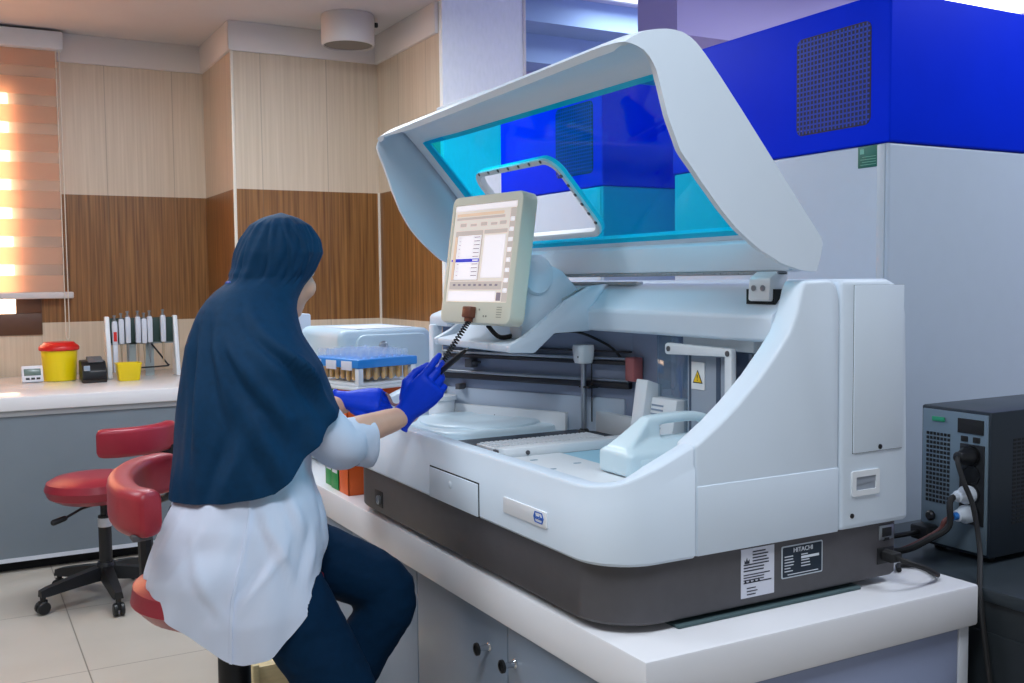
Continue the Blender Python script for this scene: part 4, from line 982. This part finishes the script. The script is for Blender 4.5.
# white device with latch
r = root('benchtop_device', (1.245, 3.33, .7905), 'rounded white benchtop device with a round latch behind the tube rack', 'device')
M_dev = mat('device_white', (184, 206, 220), .4)
g = G(); g.box(1.09, 3.12, .7905, 1.42, 3.55, 1.262, .03, 4); put('case', g, M_dev, r)
g = G(); g.prism(rrect(1.145, .84, 1.40, 1.245, .03), 'y', 3.108, 3.125, .006); dd = put('door', g, M_dev, r)
g = G(); g.lathe([(.014, 0), (.016, .004), (.012, .008), (.006, .008), (.005, .004), (0, .004)], n=22, M=Matrix.Translation(V((1.235, 3.108, 1.208))) @ Matrix.Rotation(PI / 2, 4, 'X')); put('latch', g, M_steel, dd, 'round chrome latch')
g = G()
for i in range(4): g.lathe([(0, 0), (.01, 0), (.01, .001), (0, .001)], (1.12 + .09 * i, 3.2, 1.2622), 8)
g = G(); g.box(1.14, 3.16, 1.2625, 1.36, 3.40, 1.2638, M=Matrix.Translation(V((1.25, 3.28, 0))) @ Matrix.Rotation(.15, 4, 'Z') @ Matrix.Translation(V((-1.25, -3.28, 0)))); single('paper_sheet', g, mat('paper_white', (220, 224, 232), .7), 'sheet of paper lying on top of the white device', 'paper')
g = G(); g.prism([(1.0, .7905), (1.14, .7905), (1.14, 1.303), (1.0, 1.315)], 'y', 3.565, 3.74, .006); single('white_box', g, mat('carton_white', (212, 220, 232), .6), 'tall white box just past the benchtop device, near her face', 'box')

# tube rack (turned a little on top of the binders)
ra = math.radians(17)
RX = Matrix.Translation(V((1.014, 2.745, 1.105))) @ Matrix.Rotation(ra, 4, 'Z')     # local x away along the right side, y along the left side
g = G(); g.box(-.012, -.010, .0006, .245, .25, .0115, .004, M=RX); single('plastic_tray', g, M_white, 'thin white tray lying across the binders under the tube rack', 'tray')
r = root('tube_rack', RX @ V((.11, .115, .012)), 'white rack with a blue top plate holding amber-filled tubes', 'rack', rotz=ra)
W2, D2, B0 = .215, .235, .012
g = G(); g.box(0, 0, B0, W2, D2, B0 + .008, .002, M=RX)
for x, y in ((0, 0), (W2 - .018, 0), (0, D2 - .018), (W2 - .018, D2 - .018)): g.box(x, y, B0 + .006, x + .018, y + .018, B0 + .052, .002, M=RX)
put('base_frame', g, M_white, r)
def holes_plate(z0, z1, m, nm, parent, e=.004):
    g = G(); g.box(-e, -e, z0, W2 + e, D2 + e, z1, .004, M=RX); return put(nm, g, m, parent)
tpz = B0 + .052
holes_plate(tpz, tpz + .026, mat('rack_blue', (36, 132, 214), .35), 'top_plate', r)
for k in range(3):
    g = G(); g.box(-.0055, .025 + k * .075, tpz - .006, -.0035, .075 + k * .075, tpz + .020, .0005, M=RX); put('paper_tag', g, M_label, r, 'white paper tag')
M_glass = mat_clear('tube_plastic', (250, 252, 255), .08, .05, .16, (235, 242, 250)); M_amber = mat('amber_serum', (255, 190, 58), .3)
tube0 = None
tg = 'sample tubes in the rack'
for i in range(7):
    for j in range(8):
        p = RX @ V((.022 + i * .0285, .022 + j * .0273, B0 + .0085))
        if tube0 is None:
            tube0 = root('sample_tube', p, 'clear sample tube with amber serum standing in the blue-topped rack', 'tube', tg)
            g = G(); g.lathe([(0, 0), (.005, .001), (.008, .006), (.008, .087), (.0084, .088), (.0084, .09), (.0078, .09)], p, 14); put('tube', g, M_glass, tube0)
            g = G(); g.lathe([(0, .0035), (.0046, .004), (.007, .008), (.007, .040), (0, .040)], p, 12); put('serum', g, M_amber, tube0, 'amber serum')
        else:
            t = copy_tree(tube0); t.location = p + V((0, 0, random.uniform(0, .006)))

# jerrycan standing on the deck
M_can = mat('milky_plastic', (206, 226, 234), .3)
r = root('jerrycan', (1.26, 1.65, 1.031), 'white plastic jerrycan with a hollow handle standing on the analyzer deck', 'jerrycan')
g = G()
def sect(z, x0, x1, hy, rr=.012): return [(x, y, z) for x, y in rrect(x0, 1.65 - hy, x1, 1.65 + hy, rr, 4)]
g.loft([sect(1.0312, 1.145, 1.40, .050), sect(1.0345, 1.138, 1.405, .056), sect(1.074, 1.138, 1.405, .056), sect(1.081, 1.145, 1.402, .050), sect(1.092, 1.182, 1.398, .031), sect(1.097, 1.20, 1.395, .022)])
# front wedge running up to the handle
def ws(x, z0, z1, hy): return [(x, 1.65 - hy, z0), (x, 1.65 - hy * .92, z1 - .004), (x, 1.65 - hy * .75, z1), (x, 1.65 + hy * .75, z1), (x, 1.65 + hy * .92, z1 - .004), (x, 1.65 + hy, z0)]
g.loft([ws(1.148, 1.06, 1.085, .046), ws(1.172, 1.06, 1.104, .035), ws(1.205, 1.07, 1.131, .022), ws(1.215, 1.075, 1.140, .019), ws(1.236, 1.085, 1.144, .018), ws(1.243, 1.095, 1.143, .016)])
hp, hr_ = spline([V((1.225, 1.65, 1.126)), V((1.25, 1.65, 1.134)), V((1.33, 1.65, 1.135)), V((1.365, 1.65, 1.127)), V((1.383, 1.65, 1.105)), V((1.385, 1.65, 1.085))], [1] * 6, 5)
rings = []
for i, p in enumerate(hp):
    t = (hp[min(i + 1, len(hp) - 1)] - hp[max(i - 1, 0)]).normalized(); nn = V((-t.z, 0, t.x)); rings.append([p + nn * v + V((0, uu, 0)) for uu, v in rrect(-.018, -.0095, .018, .0095, .007, 4)])
g.loft(rings)
me = remeshed(g, .0035, 5, .5)
put_mesh('can_body', me, M_can, r)
g = G(); g.prism([(1.165, 1.04), (1.39, 1.04), (1.39, 1.066), (1.165, 1.066)], 'y', 1.5925, 1.598, .002); put('side_panel', g, M_can, r)
g = G(); g.lathe([(.017, 0), (.018, .002), (.018, .012), (.015, .014), (0, .014)], (1.388, 1.65, 1.078), 18); put('cap', g, M_white, r)

# ================================================================== the seated woman
M_skin = mat('skin', (226, 176, 150), .5, vary=.04, vscale=30)
M_scarf = mat('navy_scarf', (5, 54, 88), .72, spec=.2, vary=.10, vscale=60, bump=.10, bscale=700)
M_coat = mat('white_coat_cotton', (214, 222, 240), .8, bump=.08, bscale=900)
M_trs = mat('navy_trousers', (4, 38, 66), .8, spec=.12, vary=.08, vscale=80, bump=.08, bscale=700)
M_glove = mat('blue_nitrile', (2, 58, 206), .45, spec=.2, vary=.05, vscale=50, bump=.10, bscale=260)
PE = r = root('person', (.55, 2.26, 0), 'woman in navy headscarf and white coat seated on the red stool, reaching to the screen', 'person')
def az(d): d = math.radians(d); return V((math.sin(d), math.cos(d), 0))
FA = 57.0
HC = V((.668, 2.332, 1.448))
hf_, hr__ = az(FA), az(FA + 90)
HM = frame(HC, hr__, hf_)                        # local x = her right, y = forward, z = up
HM = HM @ Matrix.Rotation(math.radians(-10), 4, 'X')

SHR, ELR, WRR = V((.600, 2.175, 1.262)), V((.750, 2.183, 1.065)), V((.935, 2.241, 1.094))
SHL, ELL, WRL = V((.572, 2.395, 1.262)), V((.70, 2.585, 1.075)), V((.925, 2.635, 1.083))
g = G()
tm = Matrix.Rotation(-math.radians(72), 4, 'Z')
g.ball((.525, 2.265, .875), (.16, .11, .085), tm); g.ball((.53, 2.265, .97), (.135, .095, .13), tm); g.ball((.555, 2.275, 1.12), (.15, .105, .14), tm); g.ball((.575, 2.285, 1.24), (.155, .085, .09), tm)
g.tube([(.575, 2.285, 1.27), (.61, 2.305, 1.34), (.645, 2.322, 1.42)], [.062, .052, .052], 16)
for S, E_, W in ((SHR, ELR, WRR), (SHL, ELL, WRL)):
    m1 = S.lerp(E_, .45); m2 = E_.lerp(W, .35)
    g.tube([S, m1, E_, m2, W], [.055, .046, .038, .037, .026], 16, round_ends=True, smooth=4)
    d = (W - E_).normalized(); g.tube([W - d * .02, W + d * .03], [.026, .022], 14, round_ends=True)
HIPR, KNR, ANR = V((.575, 2.165, .835)), V((.708, 2.03, .505)), V((.655, 2.03, .095))
HIPL, KNL, ANL = V((.575, 2.36, .862)), V((.872, 2.195, .690)), V((.695, 2.215, .325))
for Hh, K, A in ((HIPR, KNR, ANR), (HIPL, KNL, ANL)):
    g.tube([Hh, Hh.lerp(K, .5), K, K.lerp(A, .3), A], [.072, .068, .055, .052, .034], 16, round_ends=True, smooth=4)
    fd = az(80) ; g.tube([A, A + fd * .06 - V((0, 0, .045)), A + fd * .14 - V((0, 0, .06))], [.034, .034, .022], 12, round_ends=True)
# head
g.ball((0, -.012, .028), (.074, .092, .086), sub=3) if False else None
def hb(c, rr): g.ball((0, 0, 0), 1, HM @ Matrix.Translation(V(c)) @ Matrix.Diagonal((*rr, 1)))
hb((0, -.004, .026), (.070, .082, .080)); hb((0, .022, -.022), (.061, .074, .092)); hb((0, .058, -.088), (.030, .028, .022))
for q in (-1, 1):
    hb((q * .036, .058, -.032), (.028, .028, .030)); hb((q * .064, -.012, -.010), (.009, .018, .028)); hb((q * .030, .086, .031), (.022, .010, .007))
g.tube([HM @ V((0, .092, .018)), HM @ V((0, .104, -.008)), HM @ V((0, .116, -.024))], [.008, .010, .013], 10, round_ends=True)
hb((0, .112, -.028), (.017, .011, .009)); hb((0, .094, -.052), (.022, .010, .006)); hb((0, .092, -.062), (.019, .010, .0065)); hb((0, .082, -.076), (.02, .012, .01))
body = remeshed(g, .0062, 7, .5)
put_mesh('body', body, M_skin, r)
for q in (-1, 1):
    g = G(); g.ball((0, 0, 0), .0125, HM @ Matrix.Translation(V((q * .030, .077, .008)))); e = put('eye', g, mat('eye_white', (236, 232, 228), .2), r)
    g = G(); g.ball((0, 0, 0), 1, HM @ Matrix.Translation(V((q * .030, .0855, .007))) @ Matrix.Diagonal((.006, .0045, .006, 1)), 2); put('iris', g, mat('iris_brown', (60, 36, 22), .2), e)
    g = G(); g.tube([HM @ V((q * .014, .094, .031)), HM @ V((q * .032, .094, .037)), HM @ V((q * .048, .083, .030))], [.003, .0035, .0018], 8, round_ends=True); put('eyebrow', g, mat('brow_brown', (52, 36, 28), .7), r)

# trousers
g = G()
g.ball((.53, 2.265, .885), (.175, .125, .095), tm)
g.tube([HIPR, HIPR.lerp(KNR, .5), KNR, KNR.lerp(ANR, .35), ANR + V((0, 0, .02))], [.088, .088, .074, .066, .052], 20, smooth=5, round_ends=True)
g.tube([HIPL, HIPL.lerp(KNL, .5), KNL, KNL.lerp(ANL, .35), ANL + V((0, 0, .02))], [.086, .083, .068, .064, .052], 20, smooth=5, round_ends=True)
def tw(co, n):
    k = noise.noise(co * 14) * .004 + noise.noise(V((co.x * 30, co.y * 30, co.z * 60))) * .002
    return co + n * k
put_mesh('trousers', remeshed(g, .007, 6, .5, tw), M_trs, r, 'dark navy trousers')
for A in (ANR, ANL):
    fd = az(80); up = V((0, 0, 1)); c = A - V((0, 0, .055))
    rings = []
    for d, w, h0, h1 in ((-.055, .018, -.028, .03), (-.045, .03, -.034, .045), (0, .036, -.034, .06), (.06, .04, -.034, .035), (.12, .042, -.034, .018), (.155, .034, -.034, .006), (.172, .016, -.03, -.008)):
        sd = V((fd.y, -fd.x, 0)); rings.append([c + fd * d + sd * (w * x) + up * (h0 + (h1 - h0) * y) for x, y in ((-1, 0), (-1, .5), (-.6, .95), (0, 1), (.6, .95), (1, .5), (1, 0), (.5, 0), (-.5, 0))])
    g = G(); g.loft(rings); put('shoe', g, M_black, r)

# coat body
def ell(a, b, fa, ang):
    """radius of an ellipse (a sideways, b forwards along azimuth fa) in compass direction ang"""
    t = math.radians(ang - fa); return 1.0 / math.sqrt((math.cos(t) / b) ** 2 + (math.sin(t) / a) ** 2)
CT = [(.585, .520, 2.232, .166), (.65, .525, 2.225, .178), (.72, .526, 2.236, .186), (.78, .532, 2.25, .187), (.844, .550, 2.26, .184), (.90, .560, 2.262, .172), (.934, .566, 2.265, .160), (.96, .568, 2.27, .150), (1.0, .57, 2.275, .142), (1.10, .585, 2.28, .125), (1.2, .59, 2.29, .11)]
def ct(z): return [interp([(q[0], q[k]) for q in CT], z) for k in (1, 2, 3)]
HEM = [(16, .84), (50, .88), (85, .90), (106, .875), (120, .845), (133, .80), (147, .758), (155, .722), (163, .685), (174, .648), (190, .645), (200, .655), (210, .675), (222, .698), (236, .718), (250, .736), (262, .75), (286, .77), (305, .785), (330, .80), (376, .84)]
def hem(a):
    a = a % 360; a = a + 360 if a < 16 else a; return interp(HEM, a)
def crease(a, z):
    """soft pulled creases running down and across the back of the coat"""
    o = 0
    for a0, z0, sl, wd, ln, am in ((172, .86, 150, 5, .07, .006), (182, .80, -190, 5, .06, .005), (160, .92, 90, 6, .05, .006), (212, .80, 210, 6, .06, .005), (230, .84, -120, 7, .06, .004), (205, .74, -160, 6, .05, .005), (150, .83, -60, 6, .05, .005)):
        q = (a - a0 - sl * (z - z0)) / wd
        o += am * 1.7 * (math.exp(-(q / .6) ** 2) - .5 * math.exp(-((q - 1.15) / .5) ** 2)) * math.exp(-((z - z0) / ln) ** 2)
    return o
def coat_pt(a, v, off=0.0):
    z = 1.22 + v * (hem(a) - 1.22); x, y, hw = ct(z); b = hw / 1.057; rr = ell(1.13 * hw, b, 75, a)
    d = az(a)
    f = .5 + .9 * v
    w = noise.noise(V((a * .035, z * 3.2, 3.1))) * .010 + noise.noise(V((a * .07 + z * 6, z * 5.5, 9.7))) * .007 * f
    w += .006 * max(0, math.sin(math.radians(a * 3.0) + z * 16)) * math.exp(-((z - .86) / .10) ** 2) + noise.noise(V((a * .16, z * 11, 1.7))) * .0022
    w += .022 * math.exp(-((a - 150) / 18) ** 2) * (1 - smoothstep(.72, .86, z)) + crease(a, z)
    if 185 < a < 340 and z < .87:      # the coat is spread over the edge of the seat
        px, py = x - (sx - .004), y - sy; bq = px * d.x + py * d.y; rs = -bq + math.sqrt(max(bq * bq - (px * px + py * py - .2125 ** 2), 0)) + .006
        k = (1 - smoothstep(.785, .87, z)) * smoothstep(185, 205, a) * (1 - smoothstep(212, 282, a)); rr += max(rs - rr, 0) * k; w = w * (1 - .6 * k)
    q = V((x, y, 0)) + d * (rr + w * (1 - .5 * smoothstep(.9, 1.05, z)) + off); q.z = z + .004 * math.sin(math.radians(a * 5)) * v; return q
NA = 150
g = G(); tbm = bmesh.new(); NVv = 70
gr = [[tbm.verts.new(coat_pt(360 * i / NA, j / NVv)) for i in range(NA)] for j in range(NVv + 1)]
for j in range(NVv):
    for i in range(NA):
        k = (i + 1) % NA; tbm.faces.new((gr[j][i], gr[j][k], gr[j + 1][k], gr[j + 1][i]))
def thick(tb, name, m, parent, t, label=None, bev=False):
    bmesh.ops.recalc_face_normals(tb, faces=tb.faces); me = bpy.data.meshes.new('x'); tb.to_mesh(me); tb.free(); o = bpy.data.objects.new('x', me); COL.objects.link(o)
    s = o.modifiers.new('s', 'SOLIDIFY'); s.thickness = t; s.offset = 0
    dg = bpy.context.evaluated_depsgraph_get(); dg.update(); me2 = bpy.data.meshes.new_from_object(o.evaluated_get(dg)); bpy.data.objects.remove(o); return put_mesh(name, me2, m, parent, label, 70)
coat = thick(tbm, 'lab_coat', M_coat, r, .003, 'white lab coat')
g = G(); g.loft([[coat_pt(a0 + w, v, o_) for w, o_ in ((-1.1, .0), (-.9, .0058), (.9, .0058), (1.1, .0))] for v, a0 in [(k / 40, 188 + 9 * (k / 40)) for k in range(8, 41)]]); put('back_seam', g, M_coat, coat)
# sleeves
def sleeve(pts, name):
    """pts: (centre, half width, radius up, radius down)"""
    C = [V(p[0]) for p in pts]; n = 28; k = 7
    cs, idx = spline(C, [float(i) for i in range(len(C))], k)
    tb = bmesh.new(); rows = []
    for c, t in zip(cs, idx):
        i = min(int(t), len(pts) - 2); f = t - i
        hw_, ru, rd = [pts[i][q] + (pts[i + 1][q] - pts[i][q]) * f for q in (1, 2, 3)]
        j = cs.index(c); d = (cs[min(j + 1, len(cs) - 1)] - cs[max(j - 1, 0)]).normalized(); up = V((0, 0, 1)); up = (up - d * up.dot(d)).normalized(); sd = d.cross(up)
        row = []
        for m_ in range(n):
            a = 2 * PI * m_ / n; w = 1 + .07 * noise.noise(V((math.cos(a) * 1.2, math.sin(a) * 1.2, t * 2.6 + c.y))) + .05 * (1 if t < 3.2 else .3) * noise.noise(V((math.cos(a) * 3, math.sin(a) * 3, t * 7)))
            row.append(tb.verts.new(c + sd * (math.cos(a) * hw_ * w) + up * (math.sin(a) * (ru if math.sin(a) > 0 else rd) * w)))
        rows.append(row)
    for A, B in zip(rows, rows[1:]):
        for m_ in range(n): tb.faces.new((A[m_], A[(m_ + 1) % n], B[(m_ + 1) % n], B[m_]))
    return thick(tb, name, M_coat, r, .003)
sr = sleeve([(SHR, .052, .052, .052), (SHR.lerp(ELR, .5) + V((-.004, .006, -.005)), .052, .05, .052), (ELR + V((.0, .0, .0)), .054, .052, .062), (V((.795, 2.203, 1.064)), .048, .042, .068), (V((.836, 2.216, 1.068)), .046, .040, .084)], 'sleeve')
sl = sleeve([(SHL, .06, .06, .06), (SHL.lerp(ELL, .5), .062, .06, .062), (ELL, .056, .05, .06), (V((.80, 2.617, 1.078)), .05, .042, .056)], 'sleeve')

# headscarf with its long cape: one cloth surface from the crown to the hem
CP = [(1.5743, 0.667, 0.0040, 2.332), (1.5697, 0.666, 0.0211, 2.332), (1.5629, 0.665, 0.0423, 2.332), (1.5470, 0.664, 0.0679, 2.332), (1.5152, 0.663, 0.0890, 2.332), (1.4856, 0.660, 0.0979, 2.332), (1.4652, 0.654, 0.0960, 2.332), (1.4470, 0.649, 0.0920, 2.330), (1.4288, 0.641, 0.0865, 2.328), (1.4154, 0.628, 0.0880, 2.322), (1.3975, 0.611, 0.0950, 2.315), (1.3796, 0.597, 0.0988, 2.308), (1.3573, 0.587, 0.1050, 2.300), (1.3349, 0.582, 0.1124, 2.295), (1.3012, 0.578, 0.1230, 2.290), (1.2762, 0.580, 0.1330, 2.288), (1.2328, 0.588, 0.1486, 2.285), (1.1644, 0.590, 0.1622, 2.280), (1.1321, 0.593, 0.1700, 2.280), (1.0758, 0.584, 0.1665, 2.275), (0.9943, 0.573, 0.1607, 2.270), (0.9146, 0.568, 0.1574, 2.270)]
def cp(z): return [interp([(q[0], q[k]) for q in CP[::-1]], z) for k in (1, 2, 3)]
CH = [(16, 1.06), (70, 1.13), (92, 1.165), (106, 1.17), (120, 1.155), (135, 1.13), (149, 1.09), (160, 1.04), (168, 1.0), (176, .972), (190, .963), (205, .957), (240, .945), (286, .938), (330, .97), (376, 1.06)]
def chem(a):
    a = a % 360; a = a + 360 if a < 16 else a; return interp(CH, a)
def drape(a, z):
    """diagonal folds falling from the neck and gathered over the right arm"""
    o = 0
    for a0, z0, sl, wd, ln, am in ((168, 1.27, 260, 9, .10, .010), (190, 1.20, 220, 10, .12, .008), (150, 1.18, 180, 8, .09, .009), (215, 1.22, 120, 12, .14, .008), (245, 1.18, 60, 12, .14, .007), (180, 1.05, 160, 10, .08, .009), (205, 1.02, -90, 12, .08, .008), (155, 1.08, 120, 8, .06, .008)):
        q = (a - a0 - sl * (z - z0)) / wd
        o += am * 1.7 * (math.exp(-(q / .62) ** 2) - .55 * math.exp(-((q - 1.15) / .5) ** 2)) * math.exp(-((z - z0) / ln) ** 2)
    return o
def cape_pt(a, t):
    z = 1.5745 - t * (1.5745 - chem(a)); x, hw, y = cp(z); s = y / 2.29; x *= s; zz = 1.42 + (z - 1.42) * s
    k = smoothstep(1.40, 1.30, z) if False else 1 - smoothstep(1.30, 1.41, z)
    ra_ = .92 + .43 * k; b = hw / math.sqrt((.588 * ra_) ** 2 + .809 ** 2); rr = ell(ra_ * b, b, 70, a)
    body_ = 1 - smoothstep(1.25, 1.42, z)
    f = body_ * (.35 + .65 * t)
    w = .020 * f * noise.noise(V((a * .028 + z * 2.5, z * 1.6, 2.2))) + .006 * f * noise.noise(V((a * .075 - z * 5, z * 2.4, 7.1))) + body_ * drape(a, z)
    w += .006 * body_ * math.sin(math.radians(a) * 3 + z * 9) * (1 - t)
    hood = smoothstep(1.40, 1.44, z) * (1 - smoothstep(1.53, 1.57, z))
    w += hood * (.0045 * noise.noise(V((a * .06, z * 5, 4.4))) + .007 * noise.noise(V((a * .10 + z * 12, z * 2, 8.8))))
    for a0, sl_, am in ((175, 150, .006), (205, 60, .005), (150, 220, .006), (240, -40, .005)):
        q_ = (a - a0 - sl_ * (z - 1.47)) / 5.5; w += hood * .7 * am * (math.exp(-(q_ / .6) ** 2) - .6 * math.exp(-((q_ - 1.1) / .5) ** 2))
    # swathe above the nape: a soft roll that meets the shoulders in a crease
    w += .006 * math.exp(-((z - 1.435) / .012) ** 2) * (1 * smoothstep(205, 240, a) * (1 - smoothstep(320, 345, a)))
    arm = math.exp(-((((a - 140 + 180) % 360) - 180) / 26) ** 2) * math.exp(-((z - 1.14) / .085) ** 2) * .002 + math.exp(-((((a - 168 + 180) % 360) - 180) / 30) ** 2) * math.exp(-((z - 1.25) / .06) ** 2) * .028
    q = V((x, y, 0)) + az(a) * max(rr + w + arm + .007 * smoothstep(.82, 1.0, t), .003); q.z = zz
    return q
NA, NT = 180, 110
tb = bmesh.new(); ts = [0.0] + [.004 + .996 * (i / NT) ** 1.12 for i in range(NT + 1)]
gr = [[tb.verts.new(cape_pt(360 * i / NA, t)) for i in range(NA)] for t in ts[1:]]
top = tb.verts.new((.6675 * 2.332 / 2.29, 2.332, 1.42 + (1.575 - 1.42) * 2.332 / 2.29 + .0008))
OPEN = [(1.335, 0), (1.345, 40), (1.365, 56), (1.40, 54), (1.44, 43), (1.475, 40), (1.495, 34), (1.508, 18), (1.514, 0)]
for j in range(NT):
    for i in range(NA):
        k = (i + 1) % NA; c = (gr[j][i].co + gr[j + 1][k].co) / 2; a = 360 * (i + .5) / NA
        if 1.335 < c.z < 1.514 and abs(((a - FA + 180) % 360) - 180) < interp(OPEN, c.z): continue
        tb.faces.new((gr[j][i], gr[j][k], gr[j + 1][k], gr[j + 1][i]))
for i in range(NA): tb.faces.new((top, gr[0][(i + 1) % NA], gr[0][i]))
for v in [v for v in tb.verts if not v.link_faces]: tb.verts.remove(v)
# even out the ragged face edge
bd = [v for v in tb.verts if v.is_boundary and v.co.z > 1.32]
for _ in range(8):
    nw = {}
    for v in bd:
        ns = [e.other_vert(v).co for e in v.link_edges if e.is_boundary]
        if len(ns) == 2: nw[v] = v.co * .5 + (ns[0] + ns[1]) * .25
    for v, c in nw.items(): v.co = c
thick(tb, 'headscarf', M_scarf, r, .004, 'navy headscarf with a long cape')
g = G(); g.tube([cape_pt(a, (1.5745 - 1.4185) / (1.5745 - chem(a))) + az(a) * .0005 for a in range(252, 322, 4)], [.001] + [.0038] * 16 + [.001], 8); put('scarf_band', g, mat('royal_blue_band', (20, 70, 170), .6), r, 'bright blue inner band at the nape')

# gloved hands
def hand(W, e1, e2, e3, curls, thumb, spread=1.0):
    """W wrist, e1 along the hand, e2 towards the thumb, e3 out of the back of the hand"""
    g = G()
    def P(a, b, c): return W + e1 * a + e2 * b + e3 * c
    rings = []
    for a, w, t in ((-.035, .031, .027), (-.02, .029, .025), (0, .028, .022), (.03, .036, .020), (.06, .041, .018), (.085, .041, .015), (.095, .036, .011)):
        rings.append([P(a, w * math.cos(q), t * math.sin(q)) for q in [2 * PI * k / 16 for k in range(16)]])
    g.loft(rings)
    g.ball(P(.035, .02, -.012), .019); g.ball(P(.035, -.022, -.010), .017)
    for (off, ln, rad), (c0, c1, c2) in zip(((.029, .074, .0092), (.0095, .082, .0095), (-.0105, .076, .0090), (-.029, .060, .0080)), curls):
        p = P(.086 - abs(off) * .12, off, 0); ang = 0; pts = [P(.06, off * .9, 0), p]; sp = off * .9 * spread
        for seg, c in ((.46, c0), (.30, c1), (.24, c2)):
            ang += c; d = (e1 * math.cos(ang) - e3 * math.sin(ang) + e2 * sp).normalized(); p = p + d * ln * seg; pts.append(p)
        g.tube(pts, [rad * 1.15, rad * 1.1, rad * 1.02, rad * .95, rad * .82], 12, round_ends=True)
        for q in pts[1:4]: g.ball(q, rad * 1.08, sub=2)
    tp = [P(*q) for q in thumb]; g.tube(tp, [.015, .013, .0105, .0095][:len(tp)], 12, round_ends=True); g.ball(tp[1], .0135, sub=2)
    # rolled cuff
    g.tube([P(-.036, .032 * math.cos(q), .028 * math.sin(q)) for q in [2 * PI * k / 24 for k in range(25)]], .003, 8)
    return remeshed(g, .0026, 5, .5)
e1 = V((.60, -.33, .73)).normalized(); e3 = V((-.40, -.86, -.10)); e3 = (e3 - e1 * e3.dot(e1)).normalized(); e2 = e3.cross(e1)
if e2.x > 0: e2 = -e2
R5 = math.radians
mesh = hand(WRR + e1 * .018, e1, e2, e3, ((R5(10), R5(18), R5(12)), (R5(26), R5(30), R5(20)), (R5(40), R5(48), R5(30)), (R5(48), R5(52), R5(34))), ((.02, .024, -.008), (.05, .045, -.016), (.083, .045, -.026), (.112, .034, -.030)))
put_mesh('glove', mesh, M_glove, r, 'blue nitrile glove on the right hand')
WAND0 = V((1.013, 2.255, 1.172))
f1 = V((.80, -.60, .02)).normalized(); f3 = V((-.35, -.62, .70)); f3 = (f3 - f1 * f3.dot(f1)).normalized(); f2 = f1.cross(f3)
if f2.x > 0 and f2.y > 0: f2 = -f2
if f2.y > 0: f2 = -f2
mesh = hand(WRL + f1 * .015 + V((0, 0, .012)), f1, f2, f3, ((R5(34), R5(60), R5(40)), (R5(40), R5(64), R5(40)), (R5(44), R5(66), R5(40)), (R5(46), R5(66), R5(40))), ((.02, .022, -.008), (.05, .042, -.014), (.078, .040, -.020), (.098, .028, -.022)))
put_mesh('glove', mesh, M_glove, r, 'blue nitrile glove on the left hand')

# the wand she holds, with its coiled lead up to the monitor
r = root('barcode_wand', WAND0, 'black pen-shaped reader held in the right glove, on a coiled lead', 'reader')
we = V((.04, -.098, .072)).normalized()
g = G(); g.tube([WAND0 - we * .03, WAND0 - we * .022, WAND0 + we * .115, WAND0 + we * .142, WAND0 + we * .150], [.005, .0068, .0068, .0045, .003], 14, round_ends=True); put('barrel', g, M_black, r)
g = G(); g.tube([WAND0 + we * .150, WAND0 + we * .158], [.003, .002], 10); put('tip', g, M_steel, r)
c0 = MM @ V((-.0175, -.152, .022)); c1 = WAND0 - we * .03
sag = [c0, c0.lerp(c1, .33) + V((-.01, 0, -.018)), c0.lerp(c1, .66) + V((-.01, 0, -.022)), c1]
cp_, _ = spline(sag, [1] * 4, 60)
pts = []; n = len(cp_)
for i, p in enumerate(cp_):
    for sub in range(6):
        f = sub / 6; q = p.lerp(cp_[min(i + 1, n - 1)], f); t = (cp_[min(i + 1, n - 1)] - cp_[max(i - 1, 0)]).normalized(); uu = t.cross(V((0, 1, 0))).normalized(); ww = t.cross(uu); a = (i + f) / n * 2 * PI * 38
        pts.append(q + uu * math.cos(a) * .0058 + ww * math.sin(a) * .0058)
g = G(); g.tube(pts, .0019, 6); put('coiled_lead', g, M_black, r)
e0 = c1; g = G(); g.tube([e0, e0 + V((-.02, .06, -.04)), e0 + V((-.01, .16, -.055)), e0 + V((.03, .30, -.045)), V((1.05, 2.70, 1.10))], .0042, 8, smooth=8); put('straight_lead', g, mat('reddish_lead', (84, 40, 30), .5), r, 'dark reddish straight lead')

# ================================================================== light and camera
w = bpy.data.worlds.new('World'); SC.world = w; w.use_nodes = True
w.node_tree.nodes['Background'].inputs['Color'].default_value = (.80, .90, 1.0, 1); w.node_tree.nodes['Background'].inputs['Strength'].default_value = .30
cam = bpy.data.cameras.new('camera'); co = bpy.data.objects.new('camera', cam); COL.objects.link(co)
cam.sensor_width = 36; cam.lens = 35.667; cam.clip_start = .05
fw, rt, up = V((0.483, 0.874, -0.061)), V((0.875, -0.484, -0.010)), V((0.039, 0.048, 0.998))
bk_ = -fw.normalized(); rt = (rt - bk_ * rt.dot(bk_)).normalized(); up = bk_.cross(rt)
M = Matrix.Identity(4)
for i in range(3): M[i][0] = rt[i]; M[i][1] = up[i]; M[i][2] = bk_[i]
M.translation = V((0, 0, 1.42)); co.matrix_world = M
SC.camera = co
SC.cycles.transparent_max_bounces = 24
vs = SC.view_settings; vs.view_transform = 'Standard'; vs.look = 'None'; vs.gamma = 1; vs.use_curve_mapping = False; vs.exposure = 0.0
